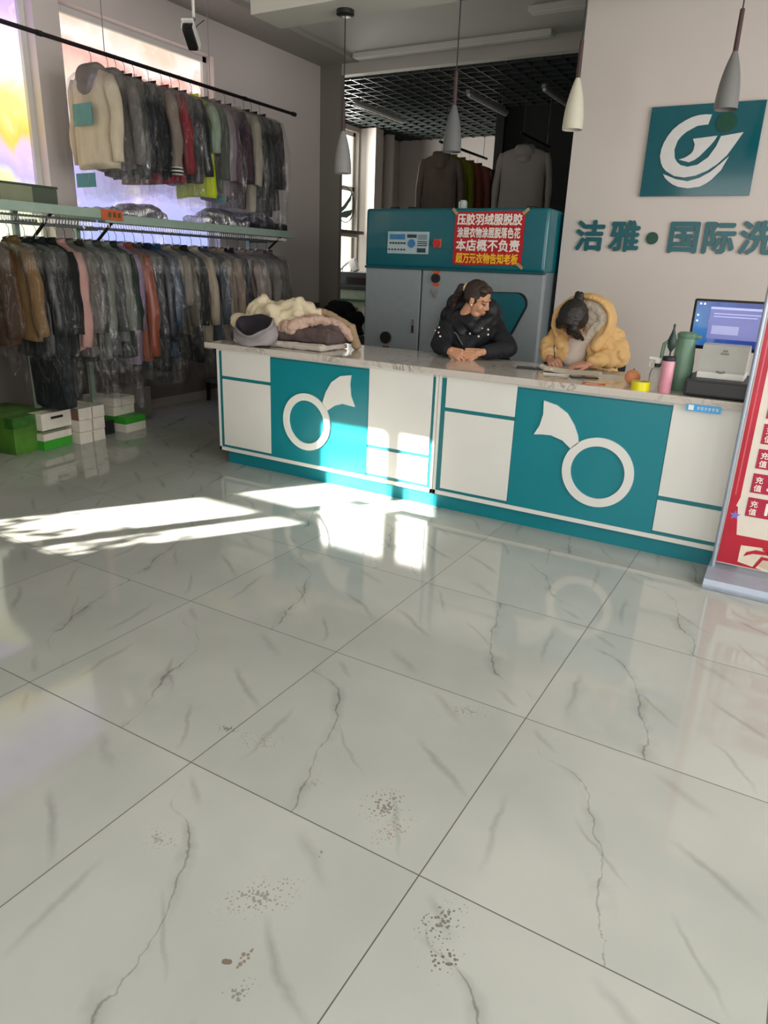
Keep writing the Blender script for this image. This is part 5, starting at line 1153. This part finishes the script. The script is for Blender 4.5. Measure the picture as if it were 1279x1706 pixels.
puff((-.545, 3.54, 1.11), (-.43, 3.46, .98), .088, .084, 2); puff((-.43, 3.46, .98), (-.555, 3.31, .952), .078, .056, 3)
puff((-.845, 3.54, 1.09), (-.90, 3.43, .985), .078, .072, 2); puff((-.90, 3.43, .985), (-.862, 3.36, .957), .066, .052, 2)
q.cap((-.84, 3.46, 1.10), (-.79, 3.40, .97), .06, .055).cap((-.80, 3.41, 1.08), (-.765, 3.385, .96), .045, .045).cap((-.55, 3.48, 1.12), (-.58, 3.42, .98), .075, .06).sph((-.85, 3.46, 1.02), (.065, .06, .1)).sph((-.53, 3.46, 1.05), (.08, .07, .11))
c2 = link('padded_coat', blob(q, .008, 6, .020, 7, 4, (1, 1, 1), True), YEL, p2, 'all')
q = MB()
for k in range(31):
    a = math.radians(-42 + 264 * k / 30); u = math.sin(a)
    q.sph((-.69 + .178 * math.cos(a), 3.46 + .045 * u, 1.185 + .148 * u), (.024, .085, .024))
q.sph((-.66, 3.55, 1.2), (.15, .05, .13))
q.cap((-.84, 3.44, 1.12), (-.80, 3.38, 1.03), .045, .035).cap((-.53, 3.44, 1.14), (-.57, 3.37, 1.04), .05, .04)
link('hood', blob(q, .008, 4, .006, 12, 7), YEL, p2, 'all')
q = MB()
for k in range(11):
    a = math.radians(-30 + 240 * k / 10)
    q.sph((-.675 + .118 * math.cos(a), 3.47 + .04 * math.sin(a), 1.185 + .10 * math.sin(a)), (.05, .06, .05))
q.sph((-.675, 3.505, 1.19), (.14, .05, .13)); q.cap((-.60, 3.44, 1.15), (-.655, 3.42, 1.05), .035, .03)
link('fleece_lining', blob(q, .008, 3, .008, 22, 3), mat('cream fleece', 'd3c8b8', .95, var=.08, bump=.6, bscale=80), p2, 'all')
q = MB(); q.cap((-.70, 3.44, 1.05), (-.72, 3.42, .95), .075, .08)
link('sweater', blob(q, .009, 3, .006, 14, 3), fabric('pale pink knit', 'cfc2b6', .9, .08), p2, 'all')
q = MB()
q.cap((-.765, 3.85, .86), (-.77, 3.87, .12), .105, .07).cap((-.57, 3.85, .86), (-.57, 3.87, .12), .105, .07).sph((-.67, 3.86, .82), (.2, .14, .12))
link('trousers', blob(q, .014, 4, .006, 9, 2), fabric('black trousers', '1c1d20'), p2, 'all')
for x in (-.77, -.57): MB().cap((x, 3.91, .05), (x, 3.75, .04), .05, .042).box(x - .045, x + .045, 3.71, 3.96, 0, .02, .005).build('shoe', BLACK, p2, 'all')
for c in on_surface(c2, [(-.86, 3.35, 1.10), (-.56, 3.33, 1.10), (-.83, 3.36, 1.05), (-.60, 3.34, 1.04)]): MB().sph(c, .006, seg=10).build('snap_button', mat('brown snap', '5c4426', .4), p2, 'all')
q = MB()
q.sph((0, -.016, .056), (.09, .104, .094), seg=26).sph((.054, -.015, .02), (.034, .066, .06)).sph((-.054, -.015, .02), (.034, .066, .06)).sph((0, .045, .10), (.06, .045, .034)).sph((.035, .055, .085), (.045, .035, .034)).sph((-.035, .055, .085), (.045, .035, .034))
q.cap((.05, .08, .07), (.07, .06, .0), .022, .012).cap((-.05, .085, .07), (-.075, .075, -.08), .030, .010).cap((-.03, .10, .06), (-.06, .095, -.03), .024, .012).sph((0, -.09, .0), (.06, .03, .05))
q.sph((0, -.118, .078), .034).sph((.015, -.145, .085), .02).sph((-.012, -.14, .095), .018).sph((0, -.10, .07), .026)
q.xf(H2); link('hair', blob(q, .005, 3, .004, 30, 6), HAIRK, p2, 'all')
pn = thing('pen', 'black pen held in the hand of the bent writer', 'pen', (-.80, 3.285, .912))
MB().tube([(0, 0, 0), (.004, .003, .012), (-.018, .022, .105), (-.021, .025, .12)], [.001, .004, .0045, .0035], 8).build('barrel', BLACK, pn, True)
MB().tube([(-.012, .016, .11), (-.008, .013, .075)], .0012, 5).build('clip', STEEL, pn)
